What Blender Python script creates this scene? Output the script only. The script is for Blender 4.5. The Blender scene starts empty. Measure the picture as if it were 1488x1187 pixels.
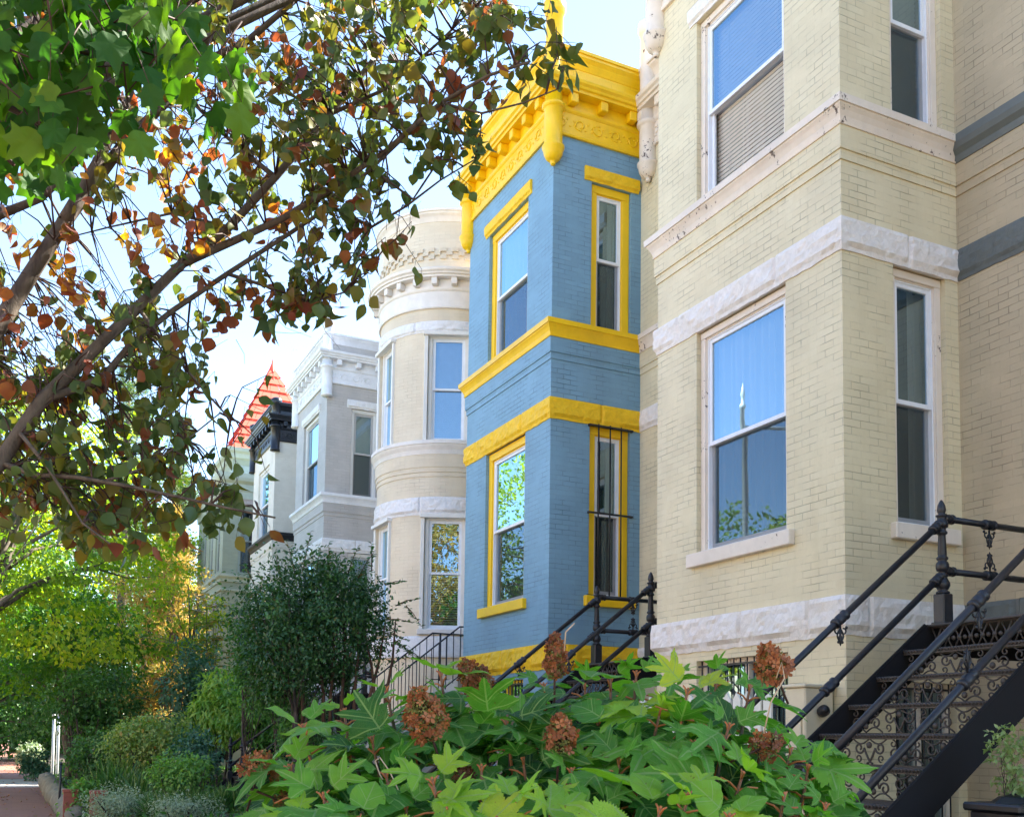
import bpy, math, random
import numpy as np
from mathutils import Vector, Matrix, noise
random.seed(7); RNG = np.random.default_rng(11)
scene = bpy.context.scene
COL = scene.collection
PI = math.pi
# ------------------------------------------------------------------ levels (eye height = 0)
GZ = -1.6          # sidewalk
YZ = -1.22         # front gardens
XW = 7.88          # main facade plane
XB = 6.44          # bay front plane
# ------------------------------------------------------------------ camera numbers
F_PX, YAW, PITCH, ROLL, CX, CY = 1501.76, 0.4499746, 0.0775824, 0.0142331, 744.0, 955.308
_cy, _sy, _cp, _sp = math.cos(YAW), math.sin(YAW), math.cos(PITCH), math.sin(PITCH)
CF = Vector((_sy*_cp, _cy*_cp, _sp)); _r0 = Vector((_cy, -_sy, 0)); _u0 = _r0.cross(CF)
CR = _r0*math.cos(ROLL) + _u0*math.sin(ROLL); CU = -_r0*math.sin(ROLL) + _u0*math.cos(ROLL)
def at(px, py, depth):
    """world point seen at a photo pixel, at a given depth (metres along the view axis)"""
    return (CF + CR*((px-CX)/F_PX) - CU*((py-CY)/F_PX))*depth
# ------------------------------------------------------------------ node helpers
def new_mat(name):
    m = bpy.data.materials.new(name); m.use_nodes = True
    nt = m.node_tree; nt.nodes.clear()
    out = nt.nodes.new('ShaderNodeOutputMaterial')
    return m, nt, out
def N(nt, typ, **kw):
    n = nt.nodes.new(typ)
    for k, v in kw.items():
        if k.startswith('i_'):
            key = k[2:]
            n.inputs[int(key) if key.isdigit() else key.replace('_', ' ')].default_value = v
        else: setattr(n, k, v)
    return n
def L(nt, a, b): nt.links.new(a, b)
def c4(c): return (c[0], c[1], c[2], 1)
def ramp(nt, fac, stops):
    r = nt.nodes.new('ShaderNodeValToRGB'); e = r.color_ramp.elements
    while len(e) < len(stops): e.new(0.5)
    for el, (p, c) in zip(e, stops): el.position = p; el.color = c4(c) if len(c) == 3 else c
    L(nt, fac, r.inputs[0]); return r.outputs[0]
def mixc(nt, fac, a, b, typ='MIX'):
    m = nt.nodes.new('ShaderNodeMix'); m.data_type = 'RGBA'; m.blend_type = typ
    if hasattr(fac, 'node'): L(nt, fac, m.inputs[0])
    else: m.inputs[0].default_value = fac
    for s, v in ((6, a), (7, b)):
        if hasattr(v, 'node'): L(nt, v, m.inputs[s])
        else: m.inputs[s].default_value = c4(v)
    return m.outputs[2]
def mth(nt, op, a, b=None, clamp=False):
    m = nt.nodes.new('ShaderNodeMath'); m.operation = op; m.use_clamp = clamp
    for i, v in enumerate((a, b)):
        if v is None: continue
        if hasattr(v, 'node'): L(nt, v, m.inputs[i])
        else: m.inputs[i].default_value = v
    return m.outputs[0]
def nz(nt, vec, scale, detail=4, rough=.55, dist=0.):
    n = N(nt, 'ShaderNodeTexNoise'); n.inputs['Scale'].default_value = scale
    n.inputs['Detail'].default_value = detail; n.inputs['Roughness'].default_value = rough
    n.inputs['Distortion'].default_value = dist
    if vec is not None: L(nt, vec, n.inputs['Vector'])
    return n.outputs['Fac']
def principled(nt, out, col, rough=.6, bump=None, bstr=.3, bdist=.01, spec=None, metal=0.):
    p = N(nt, 'ShaderNodeBsdfPrincipled')
    if hasattr(col, 'node'): L(nt, col, p.inputs['Base Color'])
    else: p.inputs['Base Color'].default_value = c4(col)
    if hasattr(rough, 'node'): L(nt, rough, p.inputs['Roughness'])
    else: p.inputs['Roughness'].default_value = rough
    p.inputs['Metallic'].default_value = metal
    if spec is not None: p.inputs['Specular IOR Level'].default_value = spec
    if bump is not None:
        b = N(nt, 'ShaderNodeBump'); b.inputs['Strength'].default_value = bstr; b.inputs['Distance'].default_value = bdist
        L(nt, bump, b.inputs['Height']); L(nt, b.outputs[0], p.inputs['Normal'])
    L(nt, p.outputs[0], out.inputs['Surface']); return p
def shade(c, k): return tuple(min(1, x*k) for x in c)
# ------------------------------------------------------------------ materials
def mat_brick(name, col, line=.5, rough=.55, grime=None, wearcol=None, bumpd=.006):
    m, nt, out = new_mat(name)
    uv = N(nt, 'ShaderNodeUVMap'); uv.uv_map = 'UVMap'
    nv = N(nt, 'ShaderNodeTexNoise'); nv.inputs['Scale'].default_value = 3.1; nv.inputs['Detail'].default_value = 2
    L(nt, uv.outputs[0], nv.inputs['Vector'])
    vm = N(nt, 'ShaderNodeVectorMath'); vm.operation = 'SCALE'; vm.inputs['Scale'].default_value = .010
    L(nt, nv.outputs['Color'], vm.inputs[0])
    va = N(nt, 'ShaderNodeVectorMath'); va.operation = 'ADD'
    L(nt, uv.outputs[0], va.inputs[0]); L(nt, vm.outputs[0], va.inputs[1])
    b = N(nt, 'ShaderNodeTexBrick'); L(nt, va.outputs[0], b.inputs['Vector'])
    b.inputs['Scale'].default_value = 1.; b.inputs['Brick Width'].default_value = .208
    b.inputs['Row Height'].default_value = .0677; b.inputs['Mortar Size'].default_value = .0046
    b.inputs['Mortar Smooth'].default_value = .55
    b.inputs['Color1'].default_value = (.35, .35, .35, 1); b.inputs['Color2'].default_value = (.65, .65, .65, 1)
    b.inputs['Mortar'].default_value = (.5, .5, .5, 1)
    fac = b.outputs['Fac']
    g1 = nz(nt, uv.outputs[0], 2.6, 5, .65, .4)
    keep = ramp(nt, g1, [(.42, (.05,)*3), (.66, (1,)*3)])
    ln = mth(nt, 'MULTIPLY', fac, keep)
    ln = mth(nt, 'MULTIPLY', ln, line)
    big = nz(nt, uv.outputs[0], .9, 6, .6, .6)
    fine = nz(nt, uv.outputs[0], 38, 3, .6)
    base = mixc(nt, ramp(nt, big, [(.3, (0,)*3), (.72, (1,)*3)]), shade(col, .86), shade(col, 1.08))
    if grime:
        st = N(nt, 'ShaderNodeMapping'); st.inputs['Scale'].default_value = (5., .55, 1); L(nt, uv.outputs[0], st.inputs[0])
        gs = nz(nt, st.outputs[0], 1.4, 6, .65, .3)
        base = mixc(nt, ramp(nt, gs, [(.52, (0,)*3), (.80, (.35,)*3)]), base, grime)
    brv = N(nt, 'ShaderNodeSeparateColor'); L(nt, b.outputs['Color'], brv.inputs[0])
    base = mixc(nt, .13, base, b.outputs['Color'], 'OVERLAY')
    base = mixc(nt, ramp(nt, fine, [(.3, (.0,)*3), (.8, (.16,)*3)]), base, shade(col, .72))
    c = mixc(nt, ln, base, shade(col, .30))
    if wearcol:
        w = nz(nt, uv.outputs[0], 7, 6, .7)
        c = mixc(nt, ramp(nt, w, [(.735, (0,)*3), (.75, (1,)*3)]), c, wearcol)
    h = mth(nt, 'MULTIPLY', fac, mth(nt, 'MULTIPLY', keep, -1.))
    h = mth(nt, 'ADD', h, mth(nt, 'MULTIPLY', fine, .35))
    h = mth(nt, 'ADD', h, mth(nt, 'MULTIPLY', brv.outputs[0], .5))
    principled(nt, out, c, rough, h, .8, bumpd)
    return m
def mat_paint(name, col, rough=.5, var=.12, scale=6, wear=None, wear_t=.70, bump=.25, bscale=40, grime=None):
    m, nt, out = new_mat(name)
    tc = N(nt, 'ShaderNodeTexCoord')
    v = nz(nt, tc.outputs['Object'], scale, 5, .6, .3)
    c = mixc(nt, ramp(nt, v, [(.3, (0,)*3), (.7, (1,)*3)]), shade(col, 1-var), shade(col, 1+var*.6))
    if grime:
        g = nz(nt, tc.outputs['Object'], 1.7, 6, .7, .5)
        c = mixc(nt, ramp(nt, g, [(.5, (0,)*3), (.8, (.6,)*3)]), c, grime)
    if wear:
        w = nz(nt, tc.outputs['Object'], 17, 6, .72)
        w2 = nz(nt, tc.outputs['Object'], 2.2, 3, .5)
        ww = mth(nt, 'MULTIPLY', w, ramp(nt, w2, [(.42, (.8,)*3), (.62, (1.12,)*3)]))
        c = mixc(nt, ramp(nt, ww, [(wear_t, (0,)*3), (wear_t+.015, (1,)*3)]), c, wear)
    f = nz(nt, tc.outputs['Object'], bscale, 4, .6)
    principled(nt, out, c, rough, f, bump, .004)
    return m
def mat_rock(name, col, rough=.6, crack=.35):
    m, nt, out = new_mat(name)
    tc = N(nt, 'ShaderNodeTexCoord')
    vor = N(nt, 'ShaderNodeTexVoronoi'); vor.feature = 'F1'; vor.inputs['Scale'].default_value = 9
    L(nt, tc.outputs['Object'], vor.inputs['Vector'])
    n1 = nz(nt, tc.outputs['Object'], 12, 6, .65, 1.2)
    c = mixc(nt, ramp(nt, n1, [(.3, (0,)*3), (.7, (1,)*3)]), shade(col, .84), shade(col, 1.05))
    g = nz(nt, tc.outputs['Object'], 1.9, 5, .6)
    c = mixc(nt, ramp(nt, g, [(.5, (0,)*3), (.8, (.35,)*3)]), c, (col[0]*.8, col[1]*.7, col[2]*.55))
    h = mth(nt, 'ADD', n1, mth(nt, 'MULTIPLY', vor.outputs['Distance'], .8))
    principled(nt, out, c, rough, h, .55, .02)
    return m
def mat_simple(name, col, rough=.5, metal=0., spec=None):
    m, nt, out = new_mat(name); 
    tc = N(nt, 'ShaderNodeTexCoord'); v = nz(nt, tc.outputs['Object'], 9, 4, .6)
    c = mixc(nt, v, shade(col, .88), shade(col, 1.1))
    f = nz(nt, tc.outputs['Object'], 60, 3, .6)
    principled(nt, out, c, rough, f, .15, .002, spec, metal); return m
def mat_iron():
    m, nt, out = new_mat('black_painted_iron')
    tc = N(nt, 'ShaderNodeTexCoord'); v = nz(nt, tc.outputs['Object'], 14, 5, .65)
    c = mixc(nt, ramp(nt, v, [(.35, (0,)*3), (.75, (1,)*3)]), (.008, .009, .013), (.022, .023, .030))
    r = ramp(nt, v, [(.3, (.30,)*3), (.7, (.5,)*3)])
    f = nz(nt, tc.outputs['Object'], 90, 3, .7)
    principled(nt, out, c, r, f, .35, .002); return m
def mat_glass():
    m, nt, out = new_mat('window_glass')
    tc = N(nt, 'ShaderNodeTexCoord'); n = nz(nt, tc.outputs['Object'], 1.6, 2, .4)
    b = N(nt, 'ShaderNodeBump'); b.inputs['Strength'].default_value = .022; b.inputs['Distance'].default_value = .03; L(nt, n, b.inputs['Height'])
    g = N(nt, 'ShaderNodeBsdfGlossy'); g.inputs['Roughness'].default_value = .004; L(nt, b.outputs[0], g.inputs['Normal'])
    g.inputs['Color'].default_value = (.56, .82, 1, 1)
    t = N(nt, 'ShaderNodeBsdfTransparent'); t.inputs['Color'].default_value = (.80, .84, .84, 1)
    fr = N(nt, 'ShaderNodeFresnel'); fr.inputs['IOR'].default_value = 1.5
    k = mth(nt, 'MULTIPLY', fr.outputs[0], 4.0); k = mth(nt, 'ADD', k, .12, True); k = mth(nt, 'MINIMUM', k, .92)
    mx = N(nt, 'ShaderNodeMixShader'); L(nt, k, mx.inputs[0]); L(nt, t.outputs[0], mx.inputs[1]); L(nt, g.outputs[0], mx.inputs[2])
    L(nt, mx.outputs[0], out.inputs['Surface']); return m
def mat_leaf(name, stops, rough=.45, trans=.45, tcol=None, veins=False, spec=.5):
    """per-leaf colour from the mesh attribute 'rnd' (hue of the leaf), translucent blade"""
    m, nt, out = new_mat(name)
    at_ = N(nt, 'ShaderNodeAttribute'); at_.attribute_name = 'rnd'
    tc = N(nt, 'ShaderNodeTexCoord')
    n = nz(nt, tc.outputs['Object'], 22, 3, .6)
    f = mth(nt, 'ADD', at_.outputs['Fac'], mth(nt, 'MULTIPLY', mth(nt, 'SUBTRACT', n, .5), .16))
    c = ramp(nt, f, stops)
    if veins:
        sp_ = nz(nt, tc.outputs['Object'], 75, 2, .5); c = mixc(nt, ramp(nt, sp_, [(.70, (0,)*3), (.74, (.8,)*3)]), c, (.16, .09, .03))
    bump = None
    if veins:
        uv = N(nt, 'ShaderNodeUVMap'); uv.uv_map = 'UVMap'
        sp = N(nt, 'ShaderNodeSeparateXYZ'); L(nt, uv.outputs[0], sp.inputs[0])
        ax = mth(nt, 'ABSOLUTE', sp.outputs[0])
        mid = mth(nt, 'LESS_THAN', ax, .014)
        # side veins: saw lines leaving the midrib
        q = mth(nt, 'SUBTRACT', mth(nt, 'MULTIPLY', sp.outputs[1], 5.2), mth(nt, 'MULTIPLY', ax, 4.6))
        fr = mth(nt, 'FRACT', q)
        side = mth(nt, 'LESS_THAN', mth(nt, 'ABSOLUTE', mth(nt, 'SUBTRACT', fr, .5)), .055)
        def ray_(y0, sl, w_):
            q_ = mth(nt, 'SUBTRACT', mth(nt, 'SUBTRACT', sp.outputs[1], y0), mth(nt, 'MULTIPLY', ax, sl)); return mth(nt, 'LESS_THAN', mth(nt, 'ABSOLUTE', q_), w_)
        main = mth(nt, 'MAXIMUM', ray_(.16, .27, .011), mth(nt, 'MAXIMUM', ray_(.36, .95, .014), ray_(.12, -.55, .010)))
        mid = mth(nt, 'MAXIMUM', mid, main)
        # fine net
        vor = N(nt, 'ShaderNodeTexVoronoi'); vor.feature = 'DISTANCE_TO_EDGE'; vor.inputs['Scale'].default_value = 26
        L(nt, uv.outputs[0], vor.inputs['Vector'])
        net = mth(nt, 'LESS_THAN', vor.outputs['Distance'], .05)
        allv = mth(nt, 'MAXIMUM', mid, mth(nt, 'MULTIPLY', side, .28))
        c = mixc(nt, mth(nt, 'MULTIPLY', allv, .75), c, (.26, .40, .15))
        c = mixc(nt, mth(nt, 'MULTIPLY', net, .14), c, (.16, .30, .09))
        h = mth(nt, 'ADD', allv, mth(nt, 'MULTIPLY', vor.outputs['Distance'], -1.3))
        b = N(nt, 'ShaderNodeBump'); b.inputs['Strength'].default_value = .5; b.inputs['Distance'].default_value = .006; b.invert = True
        L(nt, h, b.inputs['Height']); bump = b.outputs[0]
    p = N(nt, 'ShaderNodeBsdfPrincipled'); L(nt, c, p.inputs['Base Color']); p.inputs['Roughness'].default_value = rough
    p.inputs['Specular IOR Level'].default_value = spec
    if bump: L(nt, bump, p.inputs['Normal'])
    t = N(nt, 'ShaderNodeBsdfTranslucent')
    tcx = mixc(nt, 1., c, tcol or (1.5, 1.5, .5), 'MULTIPLY'); L(nt, tcx, t.inputs['Color'])
    mx = N(nt, 'ShaderNodeMixShader'); mx.inputs[0].default_value = trans
    L(nt, p.outputs[0], mx.inputs[1]); L(nt, t.outputs[0], mx.inputs[2]); L(nt, mx.outputs[0], out.inputs['Surface'])
    return m
def mat_bark(name, c1, c2, sc=18):
    m, nt, out = new_mat(name)
    tc = N(nt, 'ShaderNodeTexCoord'); mp = N(nt, 'ShaderNodeMapping'); mp.inputs['Scale'].default_value = (1, 1, .35)
    L(nt, tc.outputs['Object'], mp.inputs[0])
    v = nz(nt, mp.outputs[0], sc, 6, .7, .8)
    c = mixc(nt, ramp(nt, v, [(.35, (0,)*3), (.65, (1,)*3)]), c1, c2)
    principled(nt, out, c, .85, v, .8, .012); return m
# ------------------------------------------------------------------ mesh building
ORG = {}
def org_of(p): return ORG.get(p.name, Vector((0, 0, 0))) if p else Vector((0, 0, 0))
def tag(o, label=None, cat=None, group=None, kind=None):
    if label: o['label'] = label
    if cat: o['category'] = cat
    if group: o['group'] = group
    if kind: o['kind'] = kind
    return o
def empty(name, loc, label, cat, group=None):
    o = bpy.data.objects.new(name, None); COL.objects.link(o); o.location = loc; o.empty_display_size = .3
    ORG[o.name] = Vector(loc); return tag(o, label, cat, group)
def mesh_obj(name, me, mat, parent=None, loc=None):
    if mat is not None:
        for mm in (mat if isinstance(mat, (list, tuple)) else [mat]): me.materials.append(mm)
    o = bpy.data.objects.new(name, me); COL.objects.link(o)
    if parent is not None: o.parent = parent; ORG[o.name] = org_of(parent)
    elif loc is not None: o.location = loc; ORG[o.name] = Vector(loc)
    return o
class MB:
    def __init__(s): s.v = []; s.f = []; s.uv = []; s.sm = []
    def add(s, verts, faces, uvs=None, smooth=False):
        k = len(s.v); s.v += [tuple(x) for x in verts]
        for i, f in enumerate(faces):
            s.f.append(tuple(k+j for j in f))
            s.uv.append(uvs[i] if uvs else None); s.sm.append(smooth)
    def quad(s, a, b, c, d, uv=None, smooth=False): s.add([a, b, c, d], [(0, 1, 2, 3)], [uv] if uv else None, smooth)
    def box(s, x0, x1, y0, y1, z0, z1, bev=0):
        s.obox(Vector((x0, y0, z0)), Vector((1, 0, 0)), Vector((0, 1, 0)), Vector((0, 0, 1)), x1-x0, y1-y0, z1-z0, bev)
    def obox(s, o, u, v, w, lu, lv, lw, bev=0):
        """box from corner o with edges u,v,w; optional bevel"""
        if bev <= 0:
            P = [o+u*(lu*i)+v*(lv*j)+w*(lw*k) for k in (0, 1) for j in (0, 1) for i in (0, 1)]
            F = [(0, 2, 3, 1), (4, 5, 7, 6), (0, 1, 5, 4), (2, 6, 7, 3), (0, 4, 6, 2), (1, 3, 7, 5)]
            s.add(P, F); return
        b = bev; P = []; idx = {}
        def q(i, j, k, ax):
            c = [b if i == 0 else lu-b, b if j == 0 else lv-b, b if k == 0 else lw-b]
            full = (i*lu, j*lv, k*lw); c[ax] = full[ax]
            key = (i, j, k, ax)
            if key not in idx: idx[key] = len(P); P.append(o+u*c[0]+v*c[1]+w*c[2])
            return idx[key]
        F = []
        for ax in range(3):
            a1, a2 = [(1, 2), (2, 0), (0, 1)][ax]
            for e in (0, 1):
                r = []
                for (m1, m2) in ((0, 0), (1, 0), (1, 1), (0, 1)):
                    t = [0, 0, 0]; t[ax] = e; t[a1] = m1; t[a2] = m2; r.append(q(t[0], t[1], t[2], ax))
                F.append(tuple(r if e else r[::-1]))
        for ax in range(3):
            a1, a2 = [(1, 2), (2, 0), (0, 1)][ax]
            for e1 in (0, 1):
                for e2 in (0, 1):
                    t0 = [0, 0, 0]; t0[a1] = e1; t0[a2] = e2; t1 = list(t0); t1[ax] = 1
                    F.append((q(*t0, a1), q(*t1, a1), q(*t1, a2), q(*t0, a2)))
        for i in (0, 1):
            for j in (0, 1):
                for k in (0, 1): F.append((q(i, j, k, 0), q(i, j, k, 1), q(i, j, k, 2)))
        s.add(P, F)
    def lathe(s, c, prof, n=20, axis=None, smooth=True):
        """prof = [(r, h)...] about axis through c"""
        ax = (axis or Vector((0, 0, 1))).normalized(); a = ax.orthogonal().normalized(); b = ax.cross(a)
        if abs(ax.z) > .99: a = Vector((1, 0, 0)); b = Vector((0, 1, 0))*(1 if ax.z > 0 else -1)
        P = []; F = []
        for r, h in prof:
            for i in range(n):
                t = 2*PI*i/n; P.append(c+ax*h+a*(r*math.cos(t))+b*(r*math.sin(t)))
        for k in range(len(prof)-1):
            for i in range(n):
                j = (i+1) % n; F.append((k*n+i, k*n+j, (k+1)*n+j, (k+1)*n+i))
        F.append(tuple(range(n-1, -1, -1))); F.append(tuple((len(prof)-1)*n+i for i in range(n)))
        s.add(P, F, None, smooth)
    def tube(s, pts, r, n=6, smooth=True, cap=True):
        pts = [Vector(p) for p in pts]; R = r if isinstance(r, (list, tuple)) else [r]*len(pts)
        P = []; F = []; prev = None
        for i, p in enumerate(pts):
            t = (pts[min(i+1, len(pts)-1)]-pts[max(i-1, 0)])
            if t.length < 1e-9: t = Vector((0, 0, 1))
            t.normalize()
            if prev is None: a = t.orthogonal().normalized()
            else:
                a = prev - t*prev.dot(t)
                a = a.normalized() if a.length > 1e-6 else t.orthogonal().normalized()
            prev = a; b = t.cross(a)
            for k in range(n):
                an = 2*PI*k/n; P.append(p+a*(R[i]*math.cos(an))+b*(R[i]*math.sin(an)))
        for i in range(len(pts)-1):
            for k in range(n):
                j = (k+1) % n; F.append((i*n+k, i*n+j, (i+1)*n+j, (i+1)*n+k))
        if cap: F.append(tuple(range(n-1, -1, -1))); F.append(tuple((len(pts)-1)*n+k for k in range(n)))
        s.add(P, F, None, smooth)
    def build(s, name, mat, parent=None, loc=None):
        o = org_of(parent) if parent is not None else (Vector(loc) if loc is not None else Vector((0, 0, 0)))
        me = bpy.data.meshes.new(name)
        me.from_pydata([(x-o.x, y-o.y, z-o.z) for x, y, z in s.v], [], s.f)
        if any(u is not None for u in s.uv):
            ul = me.uv_layers.new(name='UVMap'); i = 0
            for f, u in zip(s.f, s.uv):
                for k in range(len(f)):
                    if u: ul.data[i].uv = u[k]
                    i += 1
        me.polygons.foreach_set('use_smooth', s.sm); me.update()
        return mesh_obj(name, me, mat, parent, loc)
def leaf_mesh(name, tv, tf, pos, X, Y, Z, size, rnd, mat, parent, tuv=None, smooth=True):
    """many copies of one leaf template (tv verts, tf faces) as one mesh; X,Y,Z (N,3) axes, size (N,)"""
    tv = np.asarray(tv, float); Nn = len(pos); k = len(tv)
    V = pos[:, None, :] + size[:, None, None]*(tv[None, :, 0:1]*X[:, None, :]+tv[None, :, 1:2]*Y[:, None, :]+tv[None, :, 2:3]*Z[:, None, :])
    o = org_of(parent); V = V.reshape(-1, 3)-np.array(o)
    lens = np.array([len(f) for f in tf]); flat = np.concatenate([np.array(f) for f in tf])
    loops = (flat[None, :]+(np.arange(Nn)*k)[:, None]).ravel()
    tot = np.tile(lens, Nn); st = np.concatenate([[0], np.cumsum(tot)[:-1]])
    me = bpy.data.meshes.new(name); me.vertices.add(len(V)); me.vertices.foreach_set('co', V.astype(np.float32).ravel())
    me.loops.add(len(loops)); me.loops.foreach_set('vertex_index', loops.astype(np.int32))
    me.polygons.add(len(tot)); me.polygons.foreach_set('loop_start', st.astype(np.int32)); me.polygons.foreach_set('loop_total', tot.astype(np.int32))
    me.polygons.foreach_set('use_smooth', np.full(len(tot), smooth))
    a = me.attributes.new('rnd', 'FLOAT', 'POINT'); a.data.foreach_set('value', np.repeat(rnd, k).astype(np.float32))
    if tuv is not None:
        ul = me.uv_layers.new(name='UVMap'); u = np.asarray(tuv, float)[flat]; u = np.tile(u, (Nn, 1))
        ul.data.foreach_set('uv', u.astype(np.float32).ravel())
    me.update(calc_edges=True); me.validate()
    return mesh_obj(name, me, mat, parent)
def nrm(a): return a/np.maximum(np.linalg.norm(a, axis=-1, keepdims=True), 1e-9)
def axes_from(direction, normal):
    """Y = leaf length direction, Z ~ normal, X across"""
    Y = nrm(direction); Z = normal-(normal*Y).sum(-1, keepdims=True)*Y; Z = nrm(Z+1e-9); X = np.cross(Y, Z)
    return X, Y, Z
# ------------------------------------------------------------------ paths and sweeps
class Path:
    """plan polyline; outside is on its left"""
    def __init__(s, pts):
        s.p = [Vector((x, y)) for x, y in pts]; s.s = [0.]
        for a, b in zip(s.p, s.p[1:]): s.s.append(s.s[-1]+(b-a).length)
        s.n = []
        for a, b in zip(s.p, s.p[1:]):
            d = (b-a).normalized(); s.n.append(Vector((-d.y, d.x)))
        s.m = []
        for i in range(len(s.p)):
            if i == 0: s.m.append(s.n[0]); continue
            if i == len(s.p)-1: s.m.append(s.n[-1]); continue
            m = s.n[i-1]+s.n[i]; s.m.append(m/max(.2, m.dot(s.n[i])))
    def seg(s, t):
        for i in range(len(s.p)-1):
            if t <= s.s[i+1]+1e-9: return i
        return len(s.p)-2
    def at(s, t, d=0., z=0.):
        i = s.seg(t); k = (t-s.s[i])/(s.s[i+1]-s.s[i])
        a = s.p[i]+s.m[i]*d; b = s.p[i+1]+s.m[i+1]*d; q = a.lerp(b, k); return Vector((q.x, q.y, z))
    def normal(s, t): n = s.n[s.seg(t)]; return Vector((n.x, n.y, 0))
    def marks(s, a=None, b=None, step=None):
        a = 0 if a is None else a; b = s.s[-1] if b is None else b
        r = [a]+[x for x in s.s if a+1e-6 < x < b-1e-6]+[b]
        if step:
            q = [r[0]]
            for x, y in zip(r, r[1:]):
                n = max(1, int(round((y-x)/step))); q += [x+(y-x)*(i+1)/n for i in range(n)]
            r = q
        return r
def sweep(mb, path, prof, a=None, b=None, smooth=False, caps=True):
    """prof = [(out, z)...] bottom to top"""
    ms = path.marks(a, b); vs = [0.]
    for p, q in zip(prof, prof[1:]): vs.append(vs[-1]+math.hypot(q[0]-p[0], q[1]-p[1]))
    v0 = prof[0][1]
    for x, y in zip(ms, ms[1:]):
        e = 1e-6
        for k in range(len(prof)-1):
            (o0, z0), (o1, z1) = prof[k], prof[k+1]
            A, B = path.at(x+e, o0, z0), path.at(y-e, o0, z0); C, D = path.at(y-e, o1, z1), path.at(x+e, o1, z1)
            mb.quad(D, C, B, A, [(x, v0+vs[k+1]), (y, v0+vs[k+1]), (y, v0+vs[k]), (x, v0+vs[k])], smooth)
    if caps:
        for t, rev in ((ms[0]+1e-6, False), (ms[-1]-1e-6, True)):
            P = [path.at(t, o, z) for o, z in prof]
            if len(P) > 2: mb.add(P if rev else P[::-1], [tuple(range(len(P)))])
def wall(mb, path, z0, z1, holes=(), d=0., reveal=.16, a=None, b=None):
    ms = path.marks(a, b); hs = set(ms)
    for h in holes: hs.add(h[0]); hs.add(h[1])
    S = sorted(hs); Z = sorted({z0, z1} | {min(max(h[2], z0), z1) for h in holes} | {min(max(h[3], z0), z1) for h in holes})
    for x, y in zip(S, S[1:]):
        if y-x < 1e-6: continue
        for p, q in zip(Z, Z[1:]):
            cx, cz = (x+y)/2, (p+q)/2
            if any(h[0] < cx < h[1] and h[2] < cz < h[3] for h in holes): continue
            e = 1e-6
            mb.quad(path.at(x+e, d, q), path.at(y-e, d, q), path.at(y-e, d, p), path.at(x+e, d, p), [(x, q), (y, q), (y, p), (x, p)])
    for h in holes:
        n = path.normal((h[0]+h[1])/2); e = 1e-6
        A, B, C, D = path.at(h[0]+e, d, h[2]), path.at(h[1]-e, d, h[2]), path.at(h[1]-e, d, h[3]), path.at(h[0]+e, d, h[3])
        i = -n*reveal
        mb.quad(A, D, D+i, A+i, [(h[0], h[2]), (h[0], h[3]), (h[0]+reveal, h[3]), (h[0]+reveal, h[2])])
        mb.quad(C, B, B+i, C+i, [(h[1], h[3]), (h[1], h[2]), (h[1]+reveal, h[2]), (h[1]+reveal, h[3])])
        mb.quad(D, C, C+i, D+i, [(h[0], h[3]), (h[1], h[3]), (h[1], h[3]+reveal), (h[0], h[3]+reveal)])
        mb.quad(B, A, A+i, B+i, [(h[1], h[2]), (h[0], h[2]), (h[0], h[2]-reveal), (h[1], h[2]-reveal)])
def rockband(mb, path, z0, z1, out=.045, a=None, b=None, amp=.028, seed=0., stones=(1.15, .75, .95)):
    """rough split-faced stone course with drafted joints"""
    ms = path.marks(a, b, .035); rows = 8; G = []
    js = []; t = ms[0]; i = 0
    while t < ms[-1]: t += stones[i % len(stones)]; js.append(t); i += 1
    for x in ms:
        e = 1e-6 if x < ms[-1]-1e-5 else -1e-6
        jd = min([abs(x-j) for j in js]+[9]); row = []
        corner = min([abs(x-c) for c in path.s[1:-1]]+[9]) if len(path.s) < 12 else 9
        row.append(path.at(x+e, -.03, z0+.004))
        for k in range(rows+1):
            f = k/rows; z = z0+(z1-z0)*f
            p = Vector((x*1.6+seed*7, z*3.1, seed))
            n = noise.noise(p*1.6)*.8+abs(noise.noise(p*3.6+Vector((3, 1, 7))))*.7+noise.noise(p*9)*.12
            # facets
            q = Vector((round(x*7+noise.noise(p*3)*1.5)/7, round(z*14+noise.noise(p*4)*1.2)/14, seed)); n += noise.noise(q*9)*.55
            o = out+amp*n
            if k <= 1: o = out*(.35+.5*abs(noise.noise(Vector((x*6, seed, 2)))))*(.55 if k == 0 else 1.)
            if k == rows: o = out*.85
            if jd < .02: o = min(o*.5, out*.4)
            if corner < .05: o = min(o, out*1.05)
            zz = z + (noise.noise(Vector((x*9, seed, 5)))*.012 if k == 0 else 0)
            row.append(path.at(x+e, max(.012, o), zz))
        row.append(path.at(x+e, -.03, z1-.004)); G.append(row)
    m = len(G[0]); V = [v for r in G for v in r]; F = []
    for i in range(len(G)-1):
        for k in range(m-1): F.append((i*m+k+1, (i+1)*m+k+1, (i+1)*m+k, i*m+k))
    mb.add(V, F)
    mb.add(G[0], [tuple(range(m))]); mb.add(G[-1], [tuple(range(m-1, -1, -1))])
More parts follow.
